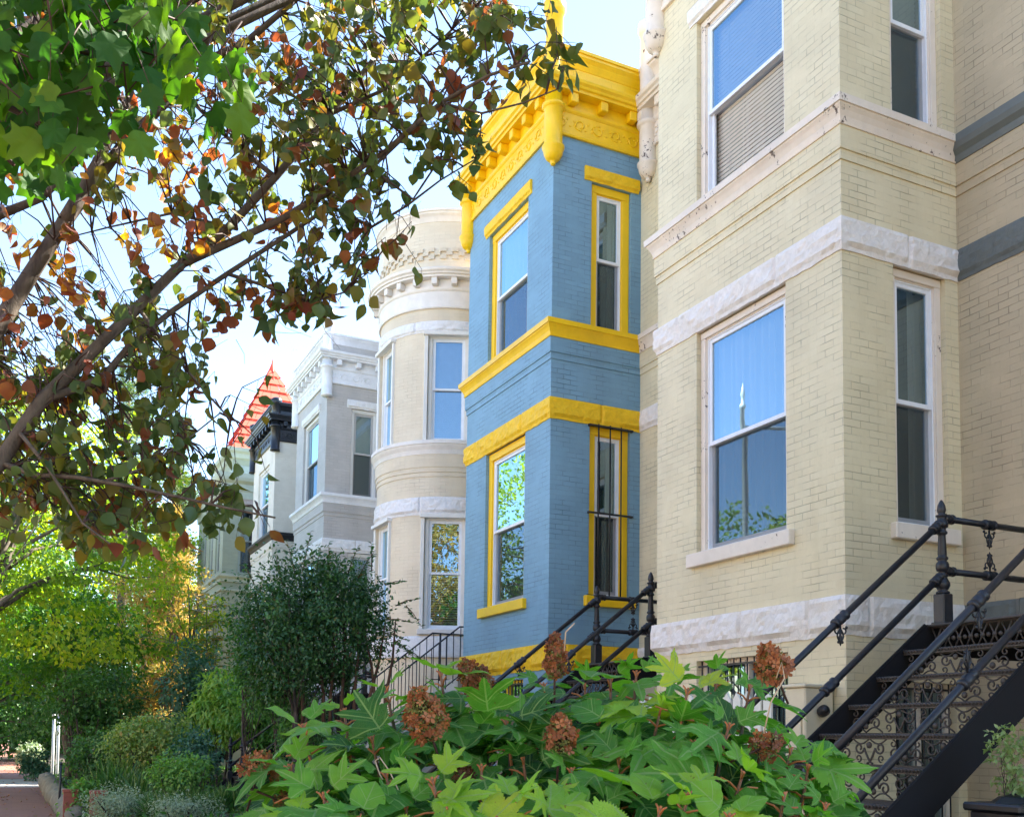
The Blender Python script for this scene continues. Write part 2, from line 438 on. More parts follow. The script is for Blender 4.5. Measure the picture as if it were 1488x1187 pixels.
# ================================================================== materials for the houses
GLASS = mat_glass()
WHITE = mat_simple('white_vinyl', (.78, .80, .84), .35)
IRON = mat_iron()
PEEL = (.10, .07, .06)
def curtain_mat():
    m, nt, out = new_mat('sheer_curtain')
    tc = N(nt, 'ShaderNodeTexCoord'); w = N(nt, 'ShaderNodeTexWave'); w.bands_direction = 'DIAGONAL' if False else 'X'
    d = N(nt, 'ShaderNodeBsdfDiffuse'); d.inputs['Color'].default_value = (.62, .62, .60, 1)
    t = N(nt, 'ShaderNodeBsdfTranslucent'); t.inputs['Color'].default_value = (.6, .6, .58, 1)
    mx = N(nt, 'ShaderNodeMixShader'); mx.inputs[0].default_value = .4
    L(nt, d.outputs[0], mx.inputs[1]); L(nt, t.outputs[0], mx.inputs[2]); L(nt, mx.outputs[0], out.inputs['Surface']); return m
CURT = curtain_mat()
def screen_mat():
    m, nt, out = new_mat('insect_screen'); d = N(nt, 'ShaderNodeBsdfDiffuse'); d.inputs['Color'].default_value = (.05, .05, .05, 1); t = N(nt, 'ShaderNodeBsdfTransparent')
    mx = N(nt, 'ShaderNodeMixShader'); mx.inputs[0].default_value = .42; L(nt, t.outputs[0], mx.inputs[1]); L(nt, d.outputs[0], mx.inputs[2]); L(nt, mx.outputs[0], out.inputs['Surface']); return m
SCREEN = screen_mat()
BLIND = mat_simple('slatted_blind', (.50, .49, .45), .5)
BLINDW = mat_simple('white_slatted_blind', (.74, .74, .72), .45)
BEIGE = mat_simple('beige_inner_sash', (.42, .38, .31), .5)
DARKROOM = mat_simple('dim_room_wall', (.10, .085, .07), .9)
ROOFM = mat_simple('dark_flat_roof', (.06, .06, .065), .9)

def palette(key, brick, trim, line=.5, rock=None, surround=None, grime=None, wearcol=None, sash=None, wear=PEEL, wt=.70, trough=.5):
    P = {}
    P['brick'] = mat_brick(key+'_painted_brick', brick, line, .55, grime, wearcol)
    P['trim'] = mat_paint(key+'_trim_paint', trim, trough, .10, 5, wear, wt, grime=shade(trim, .74))
    P['rock'] = mat_rock(key+'_rock_faced_stone', rock or trim)
    P['surround'] = mat_paint(key+'_window_surround', surround or trim, .5, .06, 5, wear, wt)
    P['sash'] = sash or WHITE
    return P

def lframe(c, n):
    """local frame at wall point c with outward normal n: u to the right seen from outside"""
    n = n.normalized(); u = Vector((0, 0, 1)).cross(n); return u, n
def window(root, P, c, n, w, z0, z1, blind=None, reveal=.16, surround=.075, rail=None, bars=False, label=None, half='both', sashm=None, open_lower=False):
    """double-hung window in an opening of width w; c = centre on the wall surface"""
    u, n = lframe(Vector((c[0], c[1], 0)), Vector((n[0], n[1], 0))); c = Vector((c[0], c[1], 0)); Z = Vector((0, 0, 1))
    def lb(mb, u0, u1, za, zb, n0, n1, bev=.004):
        mb.obox(c+u*u0+n*n0+Z*za, u, n, Z, u1-u0, n1-n0, zb-za, bev)
    sm = sashm or P['sash']
    f = MB(); h = w/2-.002; s = surround
    lb(f, -h, -h+s, z0+.002, z1-s, -.15, -.055); lb(f, h-s, h, z0+.002, z1-s, -.15, -.055); lb(f, -h, h, z1-s, z1-.002, -.15, -.05)
    lb(f, -h+s*.55, -h+s+.012, z0+.003, z1-s-.003, -.145, -.075, .002); lb(f, h-s-.012, h-s*.55, z0+.003, z1-s-.003, -.145, -.075, .002)
    lb(f, -h+s, h-s, z1-s-.014, z1-s*.6, -.143, -.075, .002)
    lb(f, -h, h, z0-.03, z0+.012, -.15, -.03)
    win = f.build('window', P['surround'], root)
    if label: win['label'] = label
    i0, i1 = -h+s+.004, h-s-.004; zt = z1-s-.006; zb = z0+.014; zm = rail or (zb+zt)/2
    b = .042
    g = MB()   # outer frame + upper sash
    lb(g, i0, i0+.022, zb, zt, -.165, -.085, .003); lb(g, i1-.022, i1, zb, zt, -.165, -.085, .003)
    lb(g, i0, i1, zt-.022, zt, -.165, -.083, .003); lb(g, i0, i1, zb, zb+.03, -.165, -.08, .003)
    lb(g, i0+.02, i0+.02+b, zm, zt-.02, -.125, -.095, .003); lb(g, i1-.02-b, i1-.02, zm, zt-.02, -.125, -.095, .003)
    lb(g, i0+.02, i1-.02, zt-.02-b, zt-.018, -.126, -.094, .003); lb(g, i0+.02, i1-.02, zm-.022, zm+.022, -.127, -.092, .003)
    g.build('upper_sash', sm, win)
    g = MB()
    lb(g, i0+.02, i0+.02+b, zb+.03, zm-.02, -.16, -.13, .003); lb(g, i1-.02-b, i1-.02, zb+.03, zm-.02, -.16, -.13, .003)
    lb(g, i0+.02, i1-.02, zb+.028, zb+.028+b*1.3, -.161, -.129, .003); lb(g, i0+.02, i1-.02, zm-.022, zm+.018, -.162, -.129, .003)
    g.build('lower_sash', sm, win)
    g = MB()
    for (za, zb_, nn) in ((zm, zt-.05, -.112), (zb+.06, zm-.02, -.147)):
        if open_lower and nn < -.13: continue
        g.quad(c+u*(i0+.05)+n*nn+Z*za, c+u*(i1-.05)+n*nn+Z*za, c+u*(i1-.05)+n*nn+Z*zb_, c+u*(i0+.05)+n*nn+Z*zb_)
    g.build('pane', GLASS, win)
    g = MB()
    if blind not in ('half_slats', 'white_slats'):
      g.quad(c+u*(i0+.03)+n*-.124+Z*(zb+.035), c+u*(i1-.03)+n*-.124+Z*(zb+.035), c+u*(i1-.03)+n*-.124+Z*(zm-.02), c+u*(i0+.03)+n*-.124+Z*(zm-.02)); g.build('insect_screen', SCREEN, win)
    # inner jamb lining (closes the gap between frame and room)
    g = MB()
    for a_, b_ in ((-h-.01, -h+.02), (h-.02, h+.01)): lb(g, a_, b_, z0, z1, -.34, -.152, 0)
    lb(g, -h, h, z1-.02, z1+.01, -.34, -.152, 0); lb(g, -h, h, z0-.02, z0+.006, -.34, -.152, 0)
    if blind in ('slats', 'white_slats', 'half_slats', 'curtain', 'side_curtain'): pass
    g.build('window_lining', BEIGE, win)
    bw0, bw1 = i0+.02, i1-.02
    if blind in ('slats', 'white_slats', 'half_slats'):
        g = MB(); z = zt-.03; zend = zb+.05 if blind != 'half_slats' else zb+.05
        rs = random.Random(int(c.y*10)); tilt = {'slats': .018, 'white_slats': .012, 'half_slats': .009}[blind]
        while z > zend:
            dp_ = .022 if blind == 'half_slats' else .045; a = c+u*bw0+n*-.20+Z*(z+tilt); bq = c+u*bw1+n*-.20+Z*(z+tilt); d = c+u*bw1+n*(-.20-dp_)+Z*(z-tilt); e = c+u*bw0+n*(-.20-dp_)+Z*(z-tilt)
            g.quad(a, bq, d, e); z -= .047 if blind != 'white_slats' else .04
        for q in (.18, .82):
            x = bw0+(bw1-bw0)*q; g.tube([c+u*x+n*-.198+Z*zt, c+u*x+n*-.198+Z*zend], .002, 4)
        g.build('blind', BLIND if blind == 'slats' else BLINDW, win)
    elif blind in ('curtain', 'side_curtain'):
        g = MB(); rs = random.Random(int(c.y*10)+3)
        spans = [(bw0, bw1)] if blind == 'curtain' else [(bw1-(bw1-bw0)*.32, bw1)]
        for (x0, x1) in spans:
            k = int((x1-x0)/.012); prev = None
            for i in range(k+1):
                x = x0+(x1-x0)*i/k
                dd = -.23+.022*math.sin(x*62+rs.random()*.4)+.012*math.sin(x*23+1)
                cur = (c+u*x+n*dd+Z*(zb+.02), c+u*x+n*(dd*.96)+Z*(zt-.01))
                if prev: g.quad(prev[0], cur[0], cur[1], prev[1], None, True)
                prev = cur
        g.build('curtain', CURT, win)
    if bars:
        g = MB(); 
        for x in (-.62*h, -.05*h, .5*h): g.tube([c+u*x+n*.035+Z*(z0-.04), c+u*x+n*.035+Z*(z1+.015)], .011, 8)
        for zz in (z0+.0, zm-.01, z1-.01): lb(g, -h-.03, h+.03, zz-.012, zz+.012, .02, .05, .002)
        for zz in (z0+.0, zm-.01, z1-.01):
            for x in (-h-.03, h+.005): lb(g, x, x+.025, zz-.015, zz+.015, -.02, .022, 0)
        g.build('security_bars', IRON, root)
    return win
def sill(root, P, c, n, w, zt, h=.145, out=.07, ext=.11, name='window_sill'):
    u, n = lframe(Vector((c[0], c[1], 0)), Vector((n[0], n[1], 0))); c = Vector((c[0], c[1], 0)); Z = Vector((0, 0, 1))
    m = MB(); m.obox(c+u*(-w/2-ext)+n*-.06+Z*(zt-h), u, n, Z, w+2*ext, out+.06, h, .008)
    return m.build(name, P['trim'], root)
def lintel(root, P, c, n, w, z0, z1, ext=.11):
    u, n = lframe(Vector((c[0], c[1], 0)), Vector((n[0], n[1], 0))); a = Vector((c[0], c[1], 0))-u*(w/2+ext); b = Vector((c[0], c[1], 0))+u*(w/2+ext)
    # path with outside on its left: u is to the right seen from outside -> travel from right to left
    p = Path([(b.x, b.y), (a.x, a.y)]) if Vector((-(a-b).y, (a-b).x)).dot(Vector((n.x, n.y))) > 0 else Path([(a.x, a.y), (b.x, b.y)])
    m = MB(); rockband(m, p, z0, z1, .04, amp=.016, seed=c[1] % 7, stones=(9,)); return m.build('stone_lintel', P['rock'], root)

def scroll_frieze(mb, path, z0, z1, d, a=None, b=None, seed=0):
    """raised running-vine ornament"""
    ms = path.marks(a, b); h = z1-z0; zc = (z0+z1)/2; per = h*1.3
    for x, y in zip(ms, ms[1:]):
        if y-x < .12: continue
        k = max(1, int((y-x)/per)); pp = (y-x)/k
        for i in range(k):
            s0 = x+pp*i; sg = 1 if i % 2 else -1
            # spiral
            pts = []
            for j in range(15):
                t = j/14; an = -.3+t*5.2; r = h*.40*(1-.75*t)
                pts.append(path.at(s0+pp*.5+r*math.cos(an)*.95, d+.004, zc+sg*r*math.sin(an)))
            mb.tube(pts, [h*.075*(1-.3*j/14) for j in range(15)], 5)
            # stem to the next one
            pts = [path.at(s0+pp*(.5+.38*math.cos(q)), d+.002, zc-sg*h*.36*math.sin(q)*.9) for q in [PI*.05*j for j in range(0, 12)]]
            mb.tube(pts, h*.05, 4)
            for q, zz in ((.08, .20), (.24, -.22), (.86, .18), (.70, -.25)):
                p0 = path.at(s0+pp*q, d+.003, zc+sg*zz*h); 
                mb.lathe(p0, [(h*.02, -.006), (h*.085, -.002), (h*.06, .006), (.001, .010)], 6, path.normal(s0+pp*q))
def cornice(root, P, path, zl=8.42, a=None, b=None, style='full', mat=None, fr_mat=None, dent_gap=.42):
    """classical cornice: architrave, ornamented frieze, block modillions, shelf, brick attic, crown"""
    M = mat or P['trim']; z = zl
    m = MB()
    sweep(m, path, [(-.02, z), (.035, z), (.045, z+.02), (.045, z+.035), (.028, z+.05), (.028, z+.335), (.04, z+.345), (.055, z+.365), (.06, z+.385), (.06, z+.405),
                    (.045, z+.41), (.045, z+.56), (.20, z+.562), (.205, z+.60), (.235, z+.61), (.245, z+.64), (.275, z+.665), (.285, z+.70), (.285, z+.715), (-.02, z+.735)], a, b)
    c = m.build('cornice', M, root)
    ms = path.marks(a, b); big = len(path.s) > 12
    if big:
        n = int((ms[-1]-ms[0])/dent_gap); S = [ms[0]+(ms[-1]-ms[0])*(i+.5)/n for i in range(n)]
    else:
        S = []
        for x, y in zip(ms, ms[1:]):
            if y-x < .25: continue
            n = max(1, int(round((y-x)/dent_gap))); S += [x+(y-x)*(i+.5)/n for i in range(n)]
    for s_ in S:
        nn = path.normal(s_); u, n2 = lframe(path.at(s_), nn); p = path.at(s_)
        m = MB(); m.obox(p-u*.058+n2*.043+Vector((0, 0, z+.425)), u, n2, Vector((0, 0, 1)), .116, .135, .138, .01)
        m.build('modillion', M, c)
    m = MB(); scroll_frieze(m, path, z+.085, z+.305, .026, a, b); m.build('vine_frieze', fr_mat or M, c)
    return c
def attic(root, P, path, zl=8.42, a=None, b=None, top=1.24, crown_mat=None, brick=None, cren=False):
    z = zl
    m = MB(); wall(m, path, z+.70, z+top-.02, d=.012, a=a, b=b)
    if cren:
        for row, (za, ph) in enumerate(((z+.98, 0), (z+1.055, .5), (z+1.13, 0))):
            s0 = path.s[0]; k = 0; q = .115
            while s0+(k+ph)*2*q+q < path.s[-1]:
                x = s0+(k+ph)*2*q; 
                A, B = path.at(x, .012), path.at(x+q, .012); C, D = path.at(x+q, .05), path.at(x, .05)
                V = [Vector((p.x, p.y, zz)) for zz in (za, za+.075) for p in (A, B, C, D)]
                m.add(V, [(3, 2, 1, 0), (4, 5, 6, 7), (2, 3, 7, 6), (0, 3, 7, 4)[::-1], (1, 2, 6, 5)]); k += 1
    m.build('attic_brickwork', brick or P['brick'], root)
    m = MB(); t = z+top
    sweep(m, path, [(0, t-.21), (.02, t-.21), (.035, t-.18), (.07, t-.12), (.115, t-.075), (.12, t-.045), (.145, t-.04), (.15, t-.0), (.10, t+.02), (-.16, t+.03), (-.18, t-.05)], a, b)
    m.build('crown_moulding', crown_mat or P['trim'], root)
def pinnacle(root, x, y, mat, z0=7.93, top=10.35, r=.128, flat=False):
    m = MB(); c = Vector((x, y, 0))
    if flat: pr = [(r*1.08, z0+.13), (r*1.08, z0+.17), (r, z0+.18)]
    else: pr = [(.004, z0), (.028, z0+.006), (.04, z0+.03), (.034, z0+.05), (r*.5, z0+.062), (r*.80, z0+.095), (r*1.02, z0+.15), (r*1.12, z0+.215), (r*1.22, z0+.235), (r*1.25, z0+.265), (r*1.04, z0+.28), (r, z0+.29)]
    pr += [(r, z0+.80), (r*1.10, z0+.81), (r*1.28, z0+.83), (r*1.28, z0+.865), (r*1.1, z0+.885), (r*.97, z0+.89), (r*.94, top-.24), (r*1.0, top-.235), (r*1.12, top-.2), (r*1.22, top-.17), (r*1.24, top-.06), (r*1.1, top-.05), (r*.9, top-.03), (r*.4, top), (.004, top+.005)]
    m.lathe(c, pr, 28); return m.build('pinnacle', mat, root)

def house_body(root, P, path_body, z0, z1, y0, y1, xb=14.5):
    """roof slab, rear, party walls and a dim interior"""
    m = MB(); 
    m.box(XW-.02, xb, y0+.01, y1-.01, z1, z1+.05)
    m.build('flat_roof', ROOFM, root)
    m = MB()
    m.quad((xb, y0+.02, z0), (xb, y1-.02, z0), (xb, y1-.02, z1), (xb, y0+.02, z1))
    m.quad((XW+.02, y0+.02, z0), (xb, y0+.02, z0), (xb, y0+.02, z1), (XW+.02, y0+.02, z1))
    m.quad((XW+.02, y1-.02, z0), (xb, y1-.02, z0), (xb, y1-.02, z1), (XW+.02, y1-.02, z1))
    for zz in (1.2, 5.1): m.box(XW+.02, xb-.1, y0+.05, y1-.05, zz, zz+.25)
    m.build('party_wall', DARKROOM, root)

TRIMLV = dict(wb=.925, wt=1.275, lb=4.36, lt=4.655, s1=5.195, s2=5.285, sb=5.50, st=5.735)
def bands(root, P, path, rockm=None, strings=True, a=None, b=None, trim=None, simple_sill=False):
    T = TRIMLV
    m = MB(); rockband(m, path, T['wb'], T['wt'], .05, a, b, .028, 1.3); m.build('stone_base_course', rockm or P['rock'], root)
    m = MB(); rockband(m, path, T['lb'], T['lt'], .04, a, b, .024, 4.7, (.62, 1.7, .95)); m.build('stone_lintel_course', rockm or P['rock'], root)
    m = MB(); sweep(m, path, [(-.01, T['s1']), (.014, T['s1']), (.016, T['s2']-.012), (.016, T['s2'])], a, b)
    sweep(m, path, [(.0, T['s2']), (.031, T['s2']), (.033, T['s2']+.012), (.033, T['sb']+.02)], a, b); m.build('brick_string_course', P['brick'], root)
    m = MB(); s = T['sb']; t = T['st']
    if simple_sill: pr = [(-.01, s), (.045, s), (.055, s+.03), (.06, s+.06), (.105, s+.10), (.125, t-.085), (.13, t-.012), (-.02, t+.012)]
    else: pr = [(-.01, s), (.045, s), (.05, s+.012), (.04, s+.02), (.045, s+.035), (.055, s+.07), (.078, s+.115), (.10, s+.145), (.102, s+.155), (.118, s+.158), (.122, t-.008), (-.02, t+.016)]
    sweep(m, path, pr, a, b); m.build('sill_course', trim or P['trim'], root)

def square_bay_house(name, label, P, y0, bay=2.9, unit=5.5, proj=XW-XB, blinds=('curtain', 'side_curtain', 'slats', 'slats'), lower=True, zg=YZ,
                     cornice_mat=None, attic_top=1.24, pin=True, pin_flat=False, bars=False, cor=True, group=None, basement=True, surr=.075, zl=8.42, main=True,
                     win_w=1.42, door=True, strings=True, crown_mat=None, low_sill=True, attic_brick=None, whole_top=True, fr_mat=None, pin_mat=None, lintels=True, pin_top=10.35):
    root = empty(name, (XW, y0, zg), label, 'house', group)
    xb = XW-proj
    pts = [(XW, y0), (xb, y0), (xb, y0+bay), (XW, y0+bay)]
    if main: pts.append((XW, y0+unit))
    path = Path(pts); S = path.s
    sw = .66; sc = proj-.125-sw/2-.03   # side window centre measured from the inner corner... path starts at inner corner
    s_side = (S[1]-(sc+.0)) if False else (XW-7.385)
    fc = S[1]+bay/2
    T = TRIMLV; holes = []; zt2 = 7.87
    hs = [(s_side-sw/2, s_side+sw/2, 1.965, T['lb']+.01), (s_side-sw/2, s_side+sw/2, T['st'], zt2)]
    hf = [(fc-win_w/2, fc+win_w/2, 1.965, T['lb']+.01), (fc-win_w/2, fc+win_w/2, T['st'], zt2)]
    fs = S[2]+(XW-7.385) if False else S[3]-(XW-7.385)
    hb = [(fs-sw/2, fs+sw/2, 1.965, T['lb']+.01), (fs-sw/2, fs+sw/2, T['st'], zt2)]
    holes = hs+hf+hb
    if basement: holes.append((fc-.71, fc+.71, -.25, .83)); holes.append((s_side-.38, s_side+.38, -.9, .55))
    if main and door:
        dc = S[4]-1.30; holes += [(dc-.55, dc+.55, 1.2, 3.95), (dc-.45, dc+.45, T['st'], zt2)]
    m = MB(); wall(m, path, zg-.3, zl+.3, holes, reveal=.16); m.build('wall', P['brick'], root)
    bands(root, P, path)
    if cor:
        cornice(root, P, path, zl, mat=cornice_mat, fr_mat=fr_mat); attic(root, P, path, zl, top=attic_top, crown_mat=crown_mat or cornice_mat, brick=attic_brick)
    # bay roof
    m = MB(); m.box(xb+.02, XW+.1, y0+.02, y0+bay-.02, zl+attic_top-.12, zl+attic_top-.06); m.build('bay_roof', ROOFM, root)
    house_body(root, P, path, zg-.3, zl+.9, y0 if True else y0, y0+unit)
    wins = [(s_side, sw, 0, 0), (fc, win_w, 1, 2), (fs, sw, 2, 0)]
    for i, (sc_, w, _, _) in enumerate(wins):
        p = path.at(sc_); n = path.normal(sc_)
        bl = blinds[1] if w < 1 else blinds[0]; bu = blinds[3] if w < 1 else blinds[2]
        window(root, P, p, n, w, 1.965, T['lb'], bl, surround=surr, rail=3.13, bars=(bars and i == 0))
        window(root, P, p, n, w, T['st'], zt2, bu, surround=surr, rail=6.80, open_lower=(bu == 'half_slats'))
        if low_sill: sill(root, P, p, n, w, 1.963, ext=.10 if w > 1 else .075)
        if lintels: lintel(root, P, p, n, w, zt2+.002, zt2+.20, ext=.12)
    if main and door:
        p = path.at(dc); n = path.normal(dc)
        window(root, P, p, n, .9, T['st'], zt2, bu, surround=surr, rail=6.80); 
        if lintels: lintel(root, P, p, n, .9, zt2+.002, zt2+.20)
        make_door(root, P, p, n, 1.1, 1.2, 3.95)
    if basement:
        p = path.at(fc); n = path.normal(fc); basement_window(root, P, p, n, 1.42, -.25, .83); basement_window(root, P, path.at(s_side), path.normal(s_side), .76, -.9, .55)
    if pin:
        pm = pin_mat or cornice_mat or P['trim']
        for (x, y) in ((xb-.02, y0-.02), (xb-.02, y0+bay+.02)): pinnacle(root, x, y, pm, flat=pin_flat, top=pin_top)
        if main: pinnacle(root, XW-.05, y0+unit-.26, pm, flat=pin_flat)
    return root, path
DOORM = mat_paint('dark_green_door_paint', (.03, .05, .045), .35, .05)
def make_door(root, P, p, n, w, z0, z1, mat=None):
    u, n = lframe(p, n); Z = Vector((0, 0, 1)); c = Vector((p.x, p.y, 0)); h = w/2
    m = MB()
    def lb(mb, u0, u1, za, zb, n0, n1, bev=.004): mb.obox(c+u*u0+n*n0+Z*za, u, n, Z, u1-u0, n1-n0, zb-za, bev)
    lb(m, -h, -h+.09, z0, z1-.1, -.16, -.05); lb(m, h-.09, h, z0, z1-.1, -.16, -.05); lb(m, -h, h, z1-.1, z1, -.16, -.045); lb(m, -h+.09, h-.09, z1-.52, z1-.45, -.16, -.07)
    m.build('door_frame', P['surround'], root)
    m = MB(); lb(m, -h+.09, h-.09, z0+.01, z1-.52, -.15, -.11)
    for a, b in ((z0+.18, z0+.85), (z0+1.05, z1-.68)):
        for s in (-1, 1):
            x0, x1 = (-h+.16, -.04) if s < 0 else (.04, h-.16); lb(m, x0, x1, a, b, -.112, -.095, .01)
    d = m.build('front_door', mat or DOORM, root)
    m = MB(); m.lathe(c+u*(h-.15)+n*-.11+Z*(z0+1.0), [(.012, 0), (.012, .03), (.03, .04), (.03, .06), (.005, .075)], 12, n); m.build('door_knob', IRON, d)
    m = MB(); m.quad(c+u*(-h+.09)+n*-.13+Z*(z1-.45), c+u*(h-.09)+n*-.13+Z*(z1-.45), c+u*(h-.09)+n*-.13+Z*(z1-.1), c+u*(-h+.09)+n*-.13+Z*(z1-.1)); m.build('transom_pane', GLASS, root)
def basement_window(root, P, p, n, w, z0, z1):
    u, n = lframe(p, n); Z = Vector((0, 0, 1)); c = Vector((p.x, p.y, 0)); h = w/2
    def lb(mb, u0, u1, za, zb, n0, n1, bev=.003): mb.obox(c+u*u0+n*n0+Z*za, u, n, Z, u1-u0, n1-n0, zb-za, bev)
    m = MB(); lb(m, -h, -h+.06, z0, z1-.06, -.16, -.09); lb(m, h-.06, h, z0, z1-.06, -.16, -.09); lb(m, -h, h, z1-.06, z1, -.16, -.085); lb(m, -.03, .03, z0, z1-.06, -.16, -.095)
    w_ = m.build('basement_window', P['surround'], root)
    m = MB(); m.quad(c+u*(-h+.05)+n*-.14+Z*z0, c+u*(h-.05)+n*-.14+Z*z0, c+u*(h-.05)+n*-.14+Z*(z1-.05), c+u*(-h+.05)+n*-.14+Z*(z1-.05)); m.build('pane', GLASS, w_)
    m = MB()
    x = -h+.06
    while x < h: m.tube([c+u*x+n*-.03+Z*z0, c+u*x+n*-.03+Z*(z1-.005)], .008, 6); x += .105
    for zz in (z0+.05, (z0+z1)/2+.05, z1-.06): lb(m, -h, h, zz-.01, zz+.01, -.035, -.022, 0)
    m.build('basement_grille', IRON, w_)

# ------------------------------------------------------------------ the row
CREAM = (.715, .625, .415)
PINKT = (.76, .67, .57)
PA = palette('cream', CREAM, PINKT, .62, rock=(.80, .755, .71), grime=(.56, .47, .27), wt=.635)
PB = palette('blue', (.185, .345, .475), (.90, .56, .004), .80, rock=(.90, .56, .006), grime=(.15, .28, .37), wear=None, trough=.38)
PC = palette('ivory', (.70, .60, .45), (.74, .70, .66), .22, rock=(.76, .75, .76), surround=(.74, .72, .68), wear=None)
PD = palette('grey', (.47, .45, .43), (.74, .76, .80), .5, rock=(.76, .77, .79), wear=None, surround=(.72, .72, .70), wearcol=(.25, .05, .03), sash=mat_simple('grey_vinyl', (.42, .42, .42), .4))
PE = palette('white', (.72, .68, .59), (.012, .014, .018), .15, rock=(.74, .71, .64), surround=(.74, .74, .72), wear=None)
PZ = palette('tan', (.50, .415, .28), (.130, .150, .150), .7, rock=(.125, .145, .145), grime=(.42, .35, .22), wear=None, surround=(.46, .40, .31))
BW = mat_paint('glossy_black_trim', (.012, .014, .018), .3, .1)
for P_, pp in ((PA, .066),): pass

hA, pathA = square_bay_house('row_house', 'cream painted brick house with pinkish stone trim and a square two-storey bay, nearest the camera', PA, 6.726,
                             blinds=('curtain', 'side_curtain', 'half_slats', 'slats'), group='painted row houses')
YB = mat_brick('yellow_painted_brick', (.90, .56, .004), .5, .4)
hB, pathB = square_bay_house('row_house', 'blue painted brick house with bright yellow cornice, pinnacles and window frames', PB, 12.227,
                             blinds=('curtain', 'side_curtain', 'curtain', 'side_curtain'), bars=True, surr=.115, win_w=1.36, attic_brick=YB, group='painted row houses')
PD['trim'] = PD['trim']
hD, pathD = square_bay_house('row_house', 'grey painted brick house with white cornice and flaking paint beside its window', PD, 23.68, unit=5.37, bay=2.85,
                             blinds=('curtain', 'slats', 'slats', 'slats'), pin_flat=True, zl=8.40, group='painted row houses', attic_top=1.18, pin_top=10.2)
hE, pathE = square_bay_house('row_house', 'white painted house with black cornice and black window ledges', PE, 29.05, unit=5.4, bay=2.85,
                             blinds=('curtain', 'curtain', 'curtain', 'curtain'), cornice_mat=BW, zl=8.36, attic_top=1.1, pin_flat=True, group='painted row houses', attic_brick=BW, lintels=False, pin_top=9.62)

# ---------------------------------------------------------------- house Z: tan wall with grey trim at the right edge
def house_tan():
    y0 = 1.4; root = empty('row_house', (XW, y0, YZ), 'tan painted brick wall of the house at the right edge with dark grey stone bands', 'house', 'painted row houses')
    path = Path([(XW, y0), (XW, 6.726)]); T = TRIMLV; S = path.s[-1]
    dc = S-1.38
    holes = [(dc-.55, dc+.55, 1.2, 3.95), (dc-.45, dc+.45, T['st'], 7.87)]
    m = MB(); wall(m, path, YZ-.3, 9.3, holes); m.build('wall', PZ['brick'], root)
    bands(root, PZ, path, simple_sill=True)
    cornice(root, PZ, path); attic(root, PZ, path)
    p = path.at(dc); n = path.normal(dc)
    window(root, PZ, p, n, .9, T['st'], 7.87, 'slats'); make_door(root, PZ, p, n, 1.1, 1.2, 3.95)
    house_body(root, PZ, path, YZ-.3, 9.3, y0, 6.726)
    # door under the landing and downpipe
    m = MB(); m.box(XW-.03, XW+.02, 4.75, 5.65, YZ, .75, .01); m.build('basement_door', BW, root)
    m = MB(); m.tube([(XW-.07, 6.35, YZ), (XW-.07, 6.35, 8.3)], .04, 10) if False else m.tube([(XW-.08, 5.88, YZ), (XW-.08, 5.88, .86)], .035, 12)
    for z in (-.6, -.13, .4): m.lathe(Vector((XW-.08, 5.88, z)), [(.035, 0), (.048, .004), (.048, .05), (.035, .054)], 12)
    m.build('soil_pipe', mat_simple('grey_green_pipe', (.30, .33, .30), .4), root)
    return root
hZ = house_tan()

